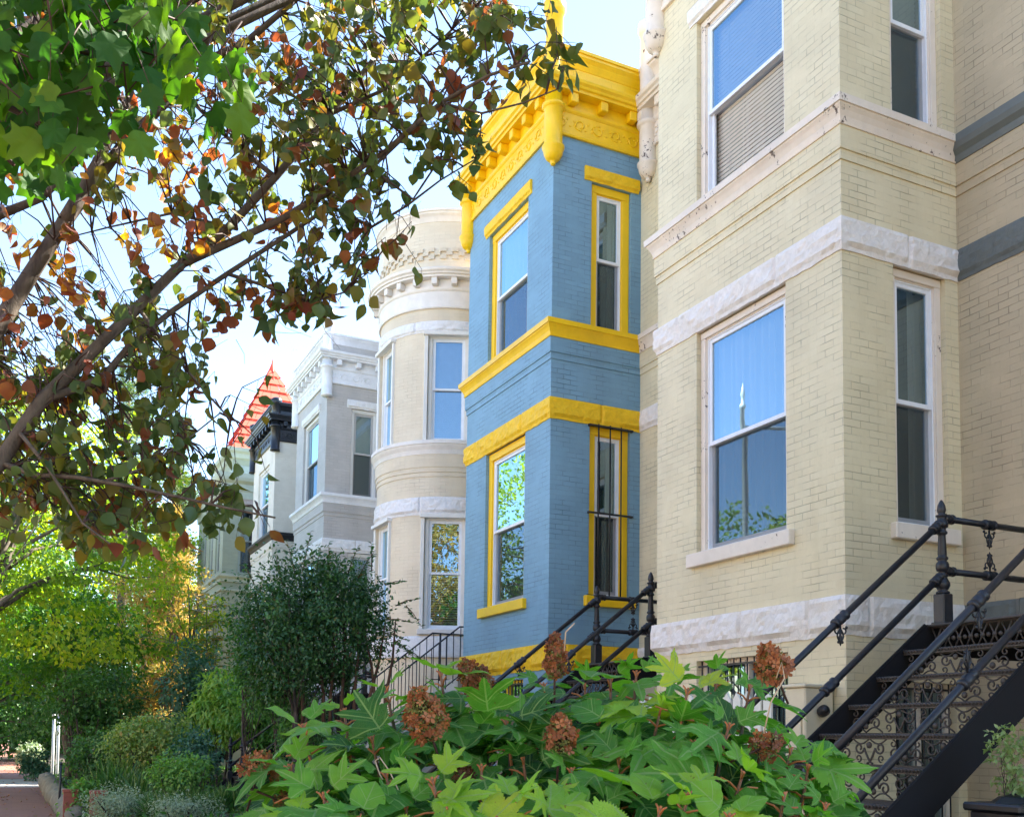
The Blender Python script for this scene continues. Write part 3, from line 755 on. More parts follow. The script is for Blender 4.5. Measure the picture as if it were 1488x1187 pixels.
# ---------------------------------------------------------------- house C: round ivory tower
def house_round():
    P = PC; y0 = 17.95; cy_ = 19.42; R_ = 1.46; yend = 23.68
    root = empty('row_house', (XW, y0, YZ), 'ivory painted house with a round two-storey bay tower and white cornice', 'house', 'painted row houses')
    n = 44; pts = []
    for i in range(n+1):
        a = PI*i/n; pts.append((XW-R_*math.sin(a), cy_-R_*math.cos(a)))
    arc = Path(pts); flat = Path([(XW, cy_+R_), (XW, yend)]); T = TRIMLV; S = arc.s[-1]
    f = lambda deg: S*(90-deg)/180.      # deg: facing angle, 0 = street, + = toward the camera
    w = .80; wins = [f(66), f(0), f(-62)]; zt = 7.80; zbl = 2.03
    holes = []
    for s_ in wins: holes += [(s_-w/2, s_+w/2, zbl, 4.22), (s_-w/2, s_+w/2, 5.67, zt)]
    m = MB(); wall(m, arc, YZ-.3, 8.7, holes, reveal=.14); wall(m, flat, YZ-.3, 8.7, []); m.build('wall', P['brick'], root)
    for pth in (arc, flat):
        m = MB(); rockband(m, pth, 4.23, 4.57, .045, amp=.022, seed=2.2, stones=(1.1,)); m.build('stone_lintel_course', P['rock'], root)
        m = MB(); rockband(m, pth, 7.81, 8.03, .035, amp=.018, seed=3.2, stones=(1.3,)); m.build('stone_upper_course', P['rock'], root)
        m = MB(); sweep(m, pth, [(-.01, 1.50), (.06, 1.50), (.07, 1.54), (.06, 1.86), (.035, 1.90), (-.01, 1.91)], smooth=True); m.build('base_course', P['rock'], root)
        m = MB(); sweep(m, pth, [(-.01, 4.97), (.014, 4.97), (.016, 5.05), (.016, 5.055), (.03, 5.06), (.032, 5.145), (.045, 5.15), (.047, 5.42)]); m.build('brick_string_course', P['brick'], root)
        m = MB(); sweep(m, pth, [(-.01, 5.40), (.055, 5.40), (.06, 5.43), (.075, 5.48), (.11, 5.54), (.125, 5.58), (.14, 5.585), (.14, 5.655), (-.02, 5.675)], smooth=False); m.build('sill_course', P['trim'], root)
    zl = 8.28
    cornice(root, P, arc, zl, dent_gap=.34); attic(root, P, arc, zl, top=1.95, cren=True)
    cornice(root, P, flat, zl, dent_gap=.34); attic(root, P, flat, zl, top=1.95)
    m = MB(); m.lathe(Vector((XW, cy_, 0)), [(R_-.05, 9.9), (R_-.04, 9.96)], 40); m.build('bay_roof', ROOFM, root)
    house_body(root, P, None, YZ-.3, 9.3, y0, yend)
    for s_ in wins:
        p = arc.at(s_); nn = arc.normal(s_)
        # normal at the exact angle
        a = PI*(s_/S); nn = Vector((-math.sin(a), -math.cos(a), 0)); chord = R_*math.cos(w/2/R_)
        pc = Vector((XW, cy_, 0))+nn*chord
        bl, bu = ('half_slats', 'white_slats')
        window(root, P, pc, nn, w*.985, zbl, 4.22, bl, surround=.07, rail=3.12)
        window(root, P, pc, nn, w*.985, 5.67, zt, bu, surround=.07, rail=6.72)
        # flat moulded casing standing proud of the curved wall
        u, n2 = lframe(pc, nn); Z = Vector((0, 0, 1))
        for (za, zb) in ((zbl, 4.22), (5.67, zt)):
            m = MB()
            for sd in (-1, 1):
                x0 = -w/2-.07 if sd < 0 else w/2; m.obox(pc+u*x0+n2*(-.06)+Z*za, u, n2, Z, .07, .085, zb-za, .005)
            m.obox(pc+u*(-w/2-.09)+n2*-.05+Z*(zb-.05), u, n2, Z, w+.18, .13, .07, .006)
            m.build('window_casing', P['surround'], root)
        m = MB(); m.obox(pc+u*(-w/2-.1)+n2*-.05+Z*(zbl-.10), u, n2, Z, w+.2, .16, .098, .008); m.build('window_sill', P['trim'], root)
    return root
hC = house_round()

# ---------------------------------------------------------------- house F: sage green with red pyramid roof
def house_sage():
    SG = (.33, .37, .27); P = palette('sage', SG, (.42, .47, .38), .12, rock=(.42, .36, .33), wear=None, surround=(.40, .45, .37), sash=mat_simple('sage_sash', (.25, .27, .24), .5))
    y0, y1, xb = 36.9, 42.4, XB; root = empty('row_house', (XW, y0, YZ), 'sage green house with a red pyramid roof, farthest of the visible row', 'house', 'painted row houses')
    path = Path([(XW+.2, y0), (xb, y0), (xb, y1), (XW+.2, y1), (XW+.2, 45)]); S = path.s; holes = []
    top = 9.0
    fr = [S[1]+1.05, S[1]+2.45, S[1]+3.95]
    for c in fr: holes += [(c-.42, c+.42, 5.8, 8.1), (c-.42, c+.42, .9, 3.9)]
    sc = .68
    holes += [(sc-.42, sc+.42, 5.7, 8.1), (sc-.42, sc+.42, 1.6, 4.0)]
    m = MB(); wall(m, path, YZ-.3, top+.1, holes); m.build('wall', P['brick'], root)
    for (z, h) in ((5.35, .26), (5.02, .08)):
        m = MB(); sweep(m, path, [(-.01, z), (.05, z), (.06, z+h*.4), (.13 if h > .1 else .06, z+h*.7), (.13 if h > .1 else .06, z+h), (-.01, z+h+.01)]); m.build('sill_course', P['trim'], root)
    m = MB(); sweep(m, path, [(-.01, 8.35), (.06, 8.35), (.08, 8.6), (.12, 8.62), (.14, 8.85), (.26, 8.95), (.30, 9.05), (.32, 9.2), (-.1, 9.25)]); m.build('cornice', P['trim'], root)
    for c in fr+[sc]:
        p, n = path.at(c), path.normal(c)
        window(root, P, p, n, .84, 5.8 if c != sc else 5.7, 8.1, 'side_curtain'); window(root, P, p, n, .84, .9 if c != sc else 1.6, 3.9 if c != sc else 4.0, 'side_curtain')
        if c == sc: lintel(root, P, p, n, .84, 8.11, 8.38); lintel(root, P, p, n, .84, 4.01, 4.3)
        # round arch hood over the lower windows
        if c != sc:
            m = MB(); u, n2 = lframe(p, n); V = []; k = 14
            for i in range(k+1):
                a = PI*i/k
                for r, d in ((.44, -.02), (.44, .06), (.66, .06), (.66, -.02)): V.append(p+u*(-r*math.cos(a))+n2*d+Vector((0, 0, 3.9+r*math.sin(a)*1.35)))
            F = [(i*4+j, i*4+(j+1) % 4, (i+1)*4+(j+1) % 4, (i+1)*4+j) for i in range(k) for j in range(4)]
            F += [(3, 2, 1, 0), (k*4, k*4+1, k*4+2, k*4+3)]; m.add(V, F); m.build('arch_hood', P['rock'], root)
    # attic stage under the pyramid
    m = MB(); p2 = Path([(10.1, 37.25), (6.75, 37.25), (6.75, 40.5), (10.1, 40.5)])
    wall(m, p2, top+.1, 10.2, []); m.build('roof_stage', P['brick'], root)
    m = MB(); sweep(m, p2, [(-.01, 9.85), (.08, 9.9), (.10, 10.05), (.2, 10.12), (.22, 10.25), (-.05, 10.3)]); m.build('eaves_moulding', P['trim'], root)
    # mansard slope
    m = MB(); m.add([(xb+.05, y0+.05, 9.22), (xb+.05, y1-.05, 9.22), (10.5, y1-.05, 9.22), (10.5, y0+.05, 9.22), (xb+.9, y0+.6, 10.0), (xb+.9, y1-.8, 10.0), (10.2, y1-.8, 10.0), (10.2, y0+.6, 10.0)],
                    [(0, 4, 5, 1), (3, 7, 4, 0), (1, 5, 6, 2), (4, 7, 6, 5), (2, 6, 7, 3)]); m.build('mansard_slope', P['trim'], root)
    # red shingled pyramid: real courses
    RED = mat_paint('red_shingles', (.80, .10, .045), .6, .1, 4)
    m = MB(); cx, cyy, hw, zb, zt = 8.40, 38.87, 1.74, 10.22, 13.95; rows = 11; rs = random.Random(3)
    for r in range(rows):
        f0, f1 = r/rows, (r+1)/rows; a, b = hw*(1-f0*.96)+.05, hw*(1-f1*.96)+.0; za, zc = zb+(zt-zb)*f0-.03, zb+(zt-zb)*f1
        for k in range(4):
            rot = Matrix.Rotation(PI/2*k, 3, 'Z'); nsh = max(2, int(2*a/.33)); off = .5*(r % 2)
            edges = [-1]+[(-1+2*(i+off)/nsh) for i in range(1 if off == 0 else 0, nsh+1) if -1 < (-1+2*(i+off)/nsh) < 1]+[1]
            for x0, x1 in zip(edges, edges[1:]):
                j = rs.uniform(-.012, .012); g = .006
                P0 = [rot@Vector((x0*a+g, -a-.014+j*.5, za)), rot@Vector((x1*a-g, -a-.014+j*.5, za)), rot@Vector((x1*b-g, -b, zc)), rot@Vector((x0*b+g, -b, zc)),
                      rot@Vector((x0*a+g, -a+.01, za-.0)), rot@Vector((x1*a-g, -a+.01, za))]
                m.add([Vector((cx, cyy, 0))+p for p in P0], [(0, 1, 2, 3), (4, 5, 1, 0)])
    m.build('pyramid_roof', RED, root)
    m = MB(); m.lathe(Vector((cx, cyy, 0)), [(.34, 13.4), (.30, 13.55), (.14, 13.9), (.05, 14.15), (.015, 14.35)], 4, smooth=False); m.build('roof_cap', RED, root)
    m = MB(); m.box(XW+.3, 14, y0+.1, 45, 9.0, 9.1); m.build('flat_roof', ROOFM, root)
    m = MB()
    m.quad((XW+.4, y0+.1, -1.5), (14, y0+.1, -1.5), (14, y0+.1, 9), (XW+.4, y0+.1, 9)); m.quad((XW+.25, 45, -1.5), (14, 45, -1.5), (14, 45, 9), (XW+.25, 45, 9)); m.quad((14, y0, -1.5), (14, 45, -1.5), (14, 45, 9), (14, y0, 9))
    for zz in (1., 5.): m.box(XW+.4, 13.9, y0+.15, 44.9, zz, zz+.2)
    m.build('party_wall', DARKROOM, root)
    return root
hF = house_sage()
# ================================================================== world, sun, camera
SUN_AZ = math.radians(85)     # from +Y towards +X
SUN_EL = math.radians(47)
w = bpy.data.worlds.new('World'); scene.world = w; w.use_nodes = True; nt = w.node_tree; nt.nodes.clear()
sky = nt.nodes.new('ShaderNodeTexSky'); sky.sky_type = 'NISHITA'; sky.sun_disc = False
sky.sun_elevation = SUN_EL; sky.sun_rotation = SUN_AZ; sky.altitude = 0; sky.air_density = .85; sky.dust_density = .15; sky.ozone_density = 1.0
bg = nt.nodes.new('ShaderNodeBackground'); bg.inputs['Strength'].default_value = .11
wo = nt.nodes.new('ShaderNodeOutputWorld'); nt.links.new(sky.outputs[0], bg.inputs[0]); nt.links.new(bg.outputs[0], wo.inputs[0])
sl = bpy.data.lights.new('sun', 'SUN'); sl.energy = 5.0; sl.angle = math.radians(.55); sl.color = (1, .93, .82)
so = bpy.data.objects.new('sun', sl); COL.objects.link(so)
tosun = Vector((math.sin(SUN_AZ)*math.cos(SUN_EL), math.cos(SUN_AZ)*math.cos(SUN_EL), math.sin(SUN_EL)))
so.rotation_euler = tosun.to_track_quat('Z', 'Y').to_euler(); so.location = (0, 0, 30)
cam = bpy.data.cameras.new('camera'); co = bpy.data.objects.new('camera', cam); COL.objects.link(co); scene.camera = co
co.matrix_world = Matrix(((CR.x, CU.x, -CF.x, 0), (CR.y, CU.y, -CF.y, 0), (CR.z, CU.z, -CF.z, 0), (0, 0, 0, 1)))
cam.sensor_fit = 'HORIZONTAL'; cam.sensor_width = 36; cam.lens = F_PX/1488*36; cam.shift_x = 0; cam.shift_y = (CY-593.5)/1488
cam.clip_start = .05; cam.clip_end = 3000
vs = scene.view_settings; vs.view_transform = 'Standard'; vs.look = 'None'; vs.exposure = 2.5; vs.gamma = 1; vs.use_curve_mapping = False
scene.render.engine = 'CYCLES'
# ================================================================== ground
def sheet(name, x0, x1, y0, y1, z, mat, kind='structure', step=None):
    m = MB(); m.quad((x0, y0, z), (x1, y0, z), (x1, y1, z), (x0, y1, z), [(x0, y0), (x1, y0), (x1, y1), (x0, y1)])
    return tag(m.build(name, mat), kind=kind)
def mat_ground(name, c1, c2, sc, rough=.9, b=.4):
    m, nt, out = new_mat(name); tc = N(nt, 'ShaderNodeTexCoord'); v = nz(nt, tc.outputs['Object'], sc, 7, .65)
    v2 = nz(nt, tc.outputs['Object'], sc*14, 4, .6)
    c = mixc(nt, ramp(nt, v, [(.35, (0,)*3), (.65, (1,)*3)]), c1, c2); c = mixc(nt, mth(nt, 'MULTIPLY', v2, .5), c, shade(c1, .6))
    principled(nt, out, c, rough, v2, b, .02); return m
sheet('ground', -900, 900, -400, 1600, GZ-.20, mat_ground('distant_ground', (.10, .12, .05), (.16, .15, .08), .2))
sheet('road', -11.5, -3.0, -60, 300, GZ-.13, mat_ground('asphalt', (.17, .165, .155), (.22, .21, .195), .6))
m = MB(); m.box(-3.0, -2.85, -60, 300, GZ-.2, GZ+.005, .01); tag(m.build('kerb', mat_ground('kerb_stone', (.36, .35, .33), (.28, .27, .26), 3)), kind='structure')
m = MB(); m.box(-11.65, -11.5, -60, 300, GZ-.2, GZ+.005, .01); tag(m.build('kerb', mat_ground('kerb_stone_far', (.36, .35, .33), (.28, .27, .26), 3)), kind='structure')
sheet('opposite_sidewalk', -30, -11.65, -60, 300, GZ, mat_ground('pale_opposite_pavement', (.42, .38, .32), (.34, .31, .26), 1.5))
PAV = mat_brick('red_paving_bricks', (.30, .125, .085), .8, .8, (.20, .13, .10))
sheet('sidewalk', -2.85, .95, -20, 33.0, GZ, PAV); 
sheet('sidewalk', -2.85, 1.3, 33.0, 38.5, GZ-.002, mat_ground('concrete_paving', (.50, .46, .41), (.42, .38, .34), .8))
sheet('sidewalk', -2.85, 1.3, 38.5, 200, GZ, PAV)
def litter():
    n = 700; x = RNG.uniform(-2.6, 1.2, n); y = 8+RNG.random(n)**.8*60; P = np.stack([x, y, np.full(n, GZ+.012)], 1); X, Y, Z = axes_from(rvec(n)*np.array([1, 1, .1]), rvec(n)*.25+np.array([0, 0, 1.]))
    return P, X, Y, Z
SOIL = mat_ground('garden_soil', (.045, .032, .02), (.08, .055, .035), 2.2)
m = MB(); nx, ny = 16, 110
def gz(x, y):
    t = min(1, max(0, (x-.95)/1.2)); return GZ+.06+(YZ-GZ-.06)*t**.7+.03*noise.noise(Vector((x*.9, y*.9, 0)))
G = [[(.95+(XW+1.-.95)*i/nx, -6+111*j/ny) for i in range(nx+1)] for j in range(ny+1)]
V = [(x, y, gz(x, y)) for r in G for x, y in r]; FF = [(j*(nx+1)+i, j*(nx+1)+i+1, (j+1)*(nx+1)+i+1, (j+1)*(nx+1)+i) for j in range(ny) for i in range(nx)]
m.add(V, FF, None, True); tag(m.build('garden_bed', SOIL), kind='structure')
# ================================================================== cast-iron stairs
MATTE = mat_simple('matte_black_steel', (.010, .010, .012), .75, 0., .2)
TREAD = mat_simple('worn_iron_tread', (.060, .050, .043), .55)
def fleur(mb, c, ax, dn, s=1.):
    """flat openwork ornament hanging from a rail: ax = along rail, dn = direction it points"""
    for sg in (-1, 1):
        pts = []
        for j in range(13):
            t = j/12; an = PI*(1.0-1.6*t); r = .030*s*(1-.45*t); pts.append(c+ax*(sg*(.034*s+r*math.cos(an)))+dn*(.055*s-r*math.sin(an)*-1))
        mb.tube(pts, .0065*s, 5)
        pts = [c+ax*(sg*.03*s*math.sin(PI*t))+dn*(.04*s+.11*s*t) for t in [i/8 for i in range(9)]]; mb.tube(pts, [.007*s]*8+[.003*s], 5)
        mb.lathe(c+ax*(sg*.062*s)+dn*(.03*s), [(.002, -.006), (.013*s, -.003), (.013*s, .003), (.002, .006)], 8, ax.cross(dn))
        mb.lathe(c+ax*(sg*.02*s)+dn*(.145*s), [(.002, -.006), (.012*s, -.003), (.012*s, .003), (.002, .006)], 7, ax.cross(dn))
    mb.tube([c, c+dn*.15*s, c+dn*.175*s], [.008*s, .012*s, .002], 6)
    mb.lathe(c+dn*.105*s, [(.002, -.008), (.017*s, -.003), (.017*s, .003), (.002, .008)], 8, ax.cross(dn))
def newel_bm(x, y, zb, h=1.0, square=.26):
    m = MB(); c = Vector((x, y, zb))
    m.box(x-.055, x+.055, y-.055, y+.055, zb, zb+square, .008); m.box(x-.068, x+.068, y-.068, y+.068, zb, zb+.03, .006)
    b = square
    P = [(.03, b), (.055, b+.005), (.052, b+.02), (.035, b+.03), (.045, b+.045), (.058, b+.075), (.056, b+.10), (.040, b+.135), (.034, b+.15), (.045, b+.16), (.045, b+.17), (.034, b+.18), (.032, b+.20),
         (.046, b+.21), (.052, b+.235), (.052, b+.27), (.044, b+.29), (.032, b+.30), (.045, b+.315), (.047, b+.33), (.033, b+.345), (.036, b+.36), (.030, b+.52), (.030, b+.54), (.043, b+.55), (.044, b+.565), (.032, b+.58),
         (.033, b+.60), (.050, b+.61), (.054, b+.635), (.050, b+.665), (.036, b+.675), (.034, b+.70), (.046, b+.71), (.047, b+.72), (.024, b+.73), (.030, b+.745), (.036, b+.77), (.030, b+.81), (.018, b+.84), (.006, b+.862)]
    k = (h-b)/.862; P = [(r, b+(z-b)*k) for r, z in P]
    m.lathe(c, P, 18); return m
def collar(mb, p, ax, r=.027, l=.11):
    mb.lathe(p-ax*(l/2), [(r*1.02, 0), (r*1.5, l*.06), (r*1.55, l*.16), (r*1.2, l*.22), (r*1.45, l*.36), (r*1.5, l*.5), (r*1.45, l*.64), (r*1.2, l*.78), (r*1.55, l*.84), (r*1.5, l*.94), (r*1.02, l)], 14, ax)
def riser_bm(x, ya, yb, z0, z1, lattice=False):
    m = MB(); h = z1-z0; W = yb-ya
    m.box(x-.006, x+.006, ya, yb, z1-.014, z1, 0); m.box(x-.006, x+.006, ya, yb, z0, z0+.012, 0)
    if lattice:
        n = 12
        for i in range(n):
            y0, y1 = ya+W*i/n, ya+W*(i+1)/n
            m.tube([(x, y0, z0), (x, y1, z1)], .007, 4); m.tube([(x, y1, z0), (x, y0, z1)], .007, 4)
            m.lathe(Vector((x, (y0+y1)/2, (z0+z1)/2)), [(.002, -.01), (.022, -.004), (.022, .004), (.002, .01)], 6, Vector((1, 0, 0)))
            m.lathe(Vector((x, y0, (z0+z1)/2)), [(.002, -.01), (.02, -.004), (.02, .004), (.002, .01)], 6, Vector((1, 0, 0)))
        return m
    n = 4
    for i in range(n):
        c = ya+W*(i+.5)/n; w = W/n; zc = (z0+z1)/2; sg = 1 if i % 2 else -1
        for s in (-1, 1):
            # big S scroll ending in two curls
            pts = []
            for j in range(22):
                t = j/21; an = t*2.3*PI; r = h*.21*(1-.68*t)
                pts.append((x, c+s*(w*.30-r*math.cos(an))-s*w*.0, zc+sg*(-h*.10+r*math.sin(an))))
            m.tube(pts, .0075, 5)
            pts = [(x, c+s*(w*.30-h*.21)-s*w*.25*t, zc+sg*(-h*.10)+sg*h*.52*math.sin(t*PI*.5)) for t in [k/7 for k in range(8)]]; m.tube(pts, .008, 5)
            pts = []
            for j in range(16):
                t = j/15; an = PI*.5+t*1.9*PI; r = h*.14*(1-.6*t); pts.append((x, c+s*(w*.33+r*math.cos(an)), zc+sg*(h*.30-h*.0+r*math.sin(an)*.9)-sg*h*.05))
            m.tube(pts, .0062, 5)
            pts = [(x, c+s*w*.5*t, zc-sg*h*.42+sg*h*.18*math.sin(t*PI)) for t in [k/6 for k in range(7)]]; m.tube(pts, .0062, 5)
        m.lathe(Vector((x-.004, c, zc-sg*h*.2)), [(.002, -.012), (.012, -.012), (.024, -.004), (.024, .004), (.010, .010)], 9, Vector((-1, 0, 0)))
    return m
def tread_bm(x, ya, yb, z, run):
    m = MB(); m.box(x-.0, x+run+.02, ya, yb, z-.012, z, 0)
    # corrugated top: cast ribs, and a moulded nosing with a rope edge
    k = 11
    for i in range(k):
        xx = x+.02+(run-.04)*i/(k-1); m.box(xx-.005, xx+.005, ya+.01, yb-.01, z, z+.005, 0)
    m.tube([(x, ya, z-.006), (x, yb, z-.006)], .011, 8)
    n = 44
    for i in range(n):
        y = ya+(yb-ya)*(i+.2)/n; m.tube([(x-.012, y, z-.024), (x-.013, y+.016, z+.004)], .0045, 4)
    m.box(x-.004, x+.004, ya, yb, z-.034, z-.012, 0); return m
def iron_stairs(yn, yf, label, nt=9, zb=YZ, dz=0., landing=True, ornament=True):
    """flight rising towards the house (+X); yn / yf near and far sides"""
    zl = .95; rise, run = .222, .29; xl = 6.61; xe = XW-.02
    x0 = xl-run*nt
    root = empty('iron_staircase', (x0, (yn+yf)/2, zb), label, 'staircase', 'cast iron front staircases')
    a, b = yn-.03, yf+.03
    for yy in (a, b-.0):
        m = MB(); s = rise/run; t = .02; zt = zl+.035; dep = .30
        X0, X1 = x0-.22, xl+.03
        Vt = [(X0, zl+.035-(xl-X0)*s), (xl-.05, zl+.0-.0), (xl+.03, zl+.012), (xe, zl+.012), (xe, zl-.24), (xl+.08, zl-.24), (X0, zl+.035-(xl-X0)*s-dep)]
        V = [(x, yy-t/2, z) for x, z in Vt]+[(x, yy+t/2, z) for x, z in Vt]; n = len(Vt)
        m.add(V, [tuple(range(n)), tuple(range(2*n-1, n-1, -1))]+[(i, i+n, (i+1) % n+n, (i+1) % n) for i in range(n)])
        m.tube([(X0, yy, Vt[0][1]), (xl-.05, yy, Vt[1][1])], .013, 6)
        m.build('stringer', MATTE, root)
    rp = tp = None
    for k in range(1, nt+1):
        x, z = xl-run*k, zl-rise*k
        if tp is None: tp = tread_bm(x, a+.01, b-.01, z, run).build('tread', TREAD, root); tx, tz = x, z
        else:
            o = tp.copy(); COL.objects.link(o); o.location = (x-tx, 0, z-tz); ORG[o.name] = org_of(root)
    for k in range(0, nt+1):
        x, z = xl-run*k, zl-rise*k
        if k == 0: riser_bm(x+.012, a+.01, b-.01, z-rise+.002, z-.012, True).build('riser_panel', TREAD, root); continue
        if rp is None: rp = riser_bm(x+.012, a+.01, b-.01, z-rise+.002, z-.012).build('riser_panel', TREAD, root); rx, rz = x, z
        else:
            o = rp.copy(); COL.objects.link(o); o.location = (x-rx, 0, z-rz); ORG[o.name] = org_of(root)
    m = MB(); m.box(xl-.02, xe, a+.012, b-.012, zl-.014, zl, .0); 
    for i in range(22): xx = xl+.02+i*(xe-xl-.04)/21; m.box(xx-.008, xx+.008, a+.03, b-.03, zl, zl+.004, 0)
    m.tube([(xl-.02, a, zl-.008), (xl-.02, b, zl-.008)], .013, 8); m.build('landing', TREAD, root)
    xn = 6.735; xbt = 4.22; sl = .79; zr = 1.80
    zbot = zr-(xn-xbt)*sl
    for yy in (yn, yf):
        newel_bm(xn, yy, zl, 1.03).build('newel_post', IRON, root)
        m = newel_bm(xbt, yy, zbot+.2-1.0, 1.0); m.box(xbt-.1, xbt+.1, yy-.1, yy+.1, zb-.1, zbot+.2-1.0, .01); m.build('newel_post', IRON, root)
        for off in (0, -.43):
            m = MB(); A = Vector((xbt, yy, zbot+off)); B = Vector((xn, yy, zr+off)); d = (B-A).normalized(); Lr = (B-A).length
            m.tube([A+d*.04, B-d*.04], .0265, 14)
            collar(m, A+d*.085, d); collar(m, B-d*.085, d)
            mid = A+d*(Lr*(.565 if off == 0 else .52)); collar(m, mid, d, .028, .16)
            h = m.build('handrail', IRON, root)
            if ornament:
                o = MB()
                if off == 0: fleur(o, mid+Vector((0, 0, -.03)), Vector((1, 0, 0)), Vector((0, 0, -1)), 1.0)
                elif yy == yn: fleur(o, mid+Vector((0, 0, .03)), Vector((1, 0, 0)), Vector((0, 0, 1)), 1.0)
                if o.v: o.build('rail_ornament', IRON, h)
            m = MB(); A = Vector((xn, yy, zr+off+.03)); B = Vector((xe, yy, zr+off+.03)); d = Vector((1, 0, 0))
            m.tube([A, B], .0265, 14); collar(m, A+d*.075, d); collar(m, B-d*.03, d, .027, .06); mid = A.lerp(B, .49); collar(m, mid, d, .028, .13)
            h = m.build('handrail', IRON, root)
            if ornament:
                o = MB(); fleur(o, mid+Vector((0, 0, -.03 if off == 0 else .03)), d, Vector((0, 0, -1 if off == 0 else 1)), 1.0); o.build('rail_ornament', IRON, h)
    # landing legs
    return root
def copy_tree(o, parent=None):
    c = o.copy(); COL.objects.link(c); c.parent = parent; ORG[c.name] = ORG.get(o.name, Vector())
    for ch in list(o.children): copy_tree(ch, c)
    return c
st = iron_stairs(4.70, 5.95, 'black cast iron staircase with scrolled risers climbing beside the cream house, in the right foreground')
s2 = copy_tree(st); s2.location.y += 5.5; s2['label'] = 'black iron staircase between the cream house and blue house, half hidden by the hydrangea'
s3 = copy_tree(st); s3.location.y += 16.45; s3.location.z -= .06; s3['label'] = 'black iron staircase whose two bottom posts stand on a stone block left of the hydrangea'
s4 = copy_tree(st); s4.location.y += 22.4; s4.location.z -= .06; s4['label'] = 'black iron staircase half buried in shrubs in front of the white house with black trim'
# ---- plain modern rail of the blue house's own door
def plain_rail():
    zb = YZ; root = empty('front_steps', (5.0, 16.0, zb), 'pale steps with thin plain black railings between the blue house and the round tower', 'steps')
    STEP = mat_ground('painted_concrete_step', (.50, .48, .44), (.40, .38, .35), 2)
    n = 10; rise = (.95-zb)/n
    m = MB()
    for i in range(n): m.box(6.5-.29*(n-1-i), XW-.02, 15.45, 16.6, zb+rise*i-.05 if i == 0 else zb+rise*i-.003*i, zb+rise*(i+1), 0) if False else m.box(6.5-.29*(n-1-i), 6.5-.29*(n-2-i) if i < n-1 else XW-.02, 15.47, 16.55, zb-.1, zb+rise*(i+1), .004)
    m.build('step_block', STEP, root)
    for yy in (15.4, 16.6):
        m = MB(); zt = 1.79; x1 = 6.49; x0 = 4.1; s = .80; z0 = zt-(x1-x0)*s
        m.tube([(XW-.03, yy, zt-.005), (x1, yy, zt), (x0, yy, z0)], .014, 6); m.tube([(XW-.03, yy, zt-.80), (x1, yy, zt-.80), (x0, yy, z0-.80)], .010, 6)
        m.build('railing', IRON, root)
        x = XW-.12; i = 0
        while x > x0+.02:
            m = MB()
            z = zt if x > x1 else zt-(x1-x)*s; r = .018 if i in (9, 0, 24) else .0075
            m.tube([(x, yy, z), (x, yy, z-.84)], r, 6); x -= .125; i += 1
            m.build('baluster', IRON, root)
    return root
plain_rail()
# ---- gas meter cupboard, picket screen, planter
CRB = mat_paint('cream_meter_paint', (.66, .58, .42), .45, .05)
def meter_box():
    r = empty('meter_box', (XB, 7.0, YZ), 'cream metal meter box fixed low on the cream house wall behind the hydrangea', 'meter box')
    m = MB(); m.box(XB-.34, XB-.02, 6.86, 7.12, -.62, .47, .012); m.build('cabinet', CRB, r)
    m = MB(); m.box(XB-.36, XB-.0, 6.84, 7.14, .47, .50, .008); m.build('lid', CRB, r)
    m = MB(); m.box(XB-.352, XB-.342, 6.90, 7.08, -.5, .22, .008); m.build('door_panel', CRB, r)
    m = MB(); m.lathe(Vector((XB-.16, 6.86, .26)), [(.045, 0), (.05, .02), (.05, .07), (.03, .09), (.03, .10)], 16, Vector((-.35, -1, .25))); m.build('vent_pipe', IRON, r)
    m = MB(); m.tube([(XB-.1, 6.80, YZ), (XB-.1, 6.80, -.1), (XB-.1, 6.88, -.05)], .018, 8); m.build('pipe', CRB, r)
meter_box()
def pickets():
    WP = mat_paint('white_picket_paint', (.74, .74, .68), .5, .06)
    r = empty('picket_fence', (6.08, 8.0, YZ), 'short white picket fence under the barred basement window of the cream house', 'fence')
    y = 7.25
    while y < 9.3:
        m = MB(); V = [(6.06, y, YZ), (6.06, y+.11, YZ), (6.06, y+.11, .38), (6.06, y+.055, .46), (6.06, y, .38)]; V += [(x+.02, yy, z) for x, yy, z in V]
        m.add(V, [(4, 3, 2, 1, 0), (5, 6, 7, 8, 9)]+[(i, (i+1) % 5, (i+1) % 5+5, i+5) for i in range(5)]); m.build('picket', WP, r); y += .145
    m = MB(); 
    for z in (-.8, .1): m.box(6.085, 6.12, 7.2, 9.4, z, z+.08, .004)
    m.build('fence_rail', WP, r)
pickets()
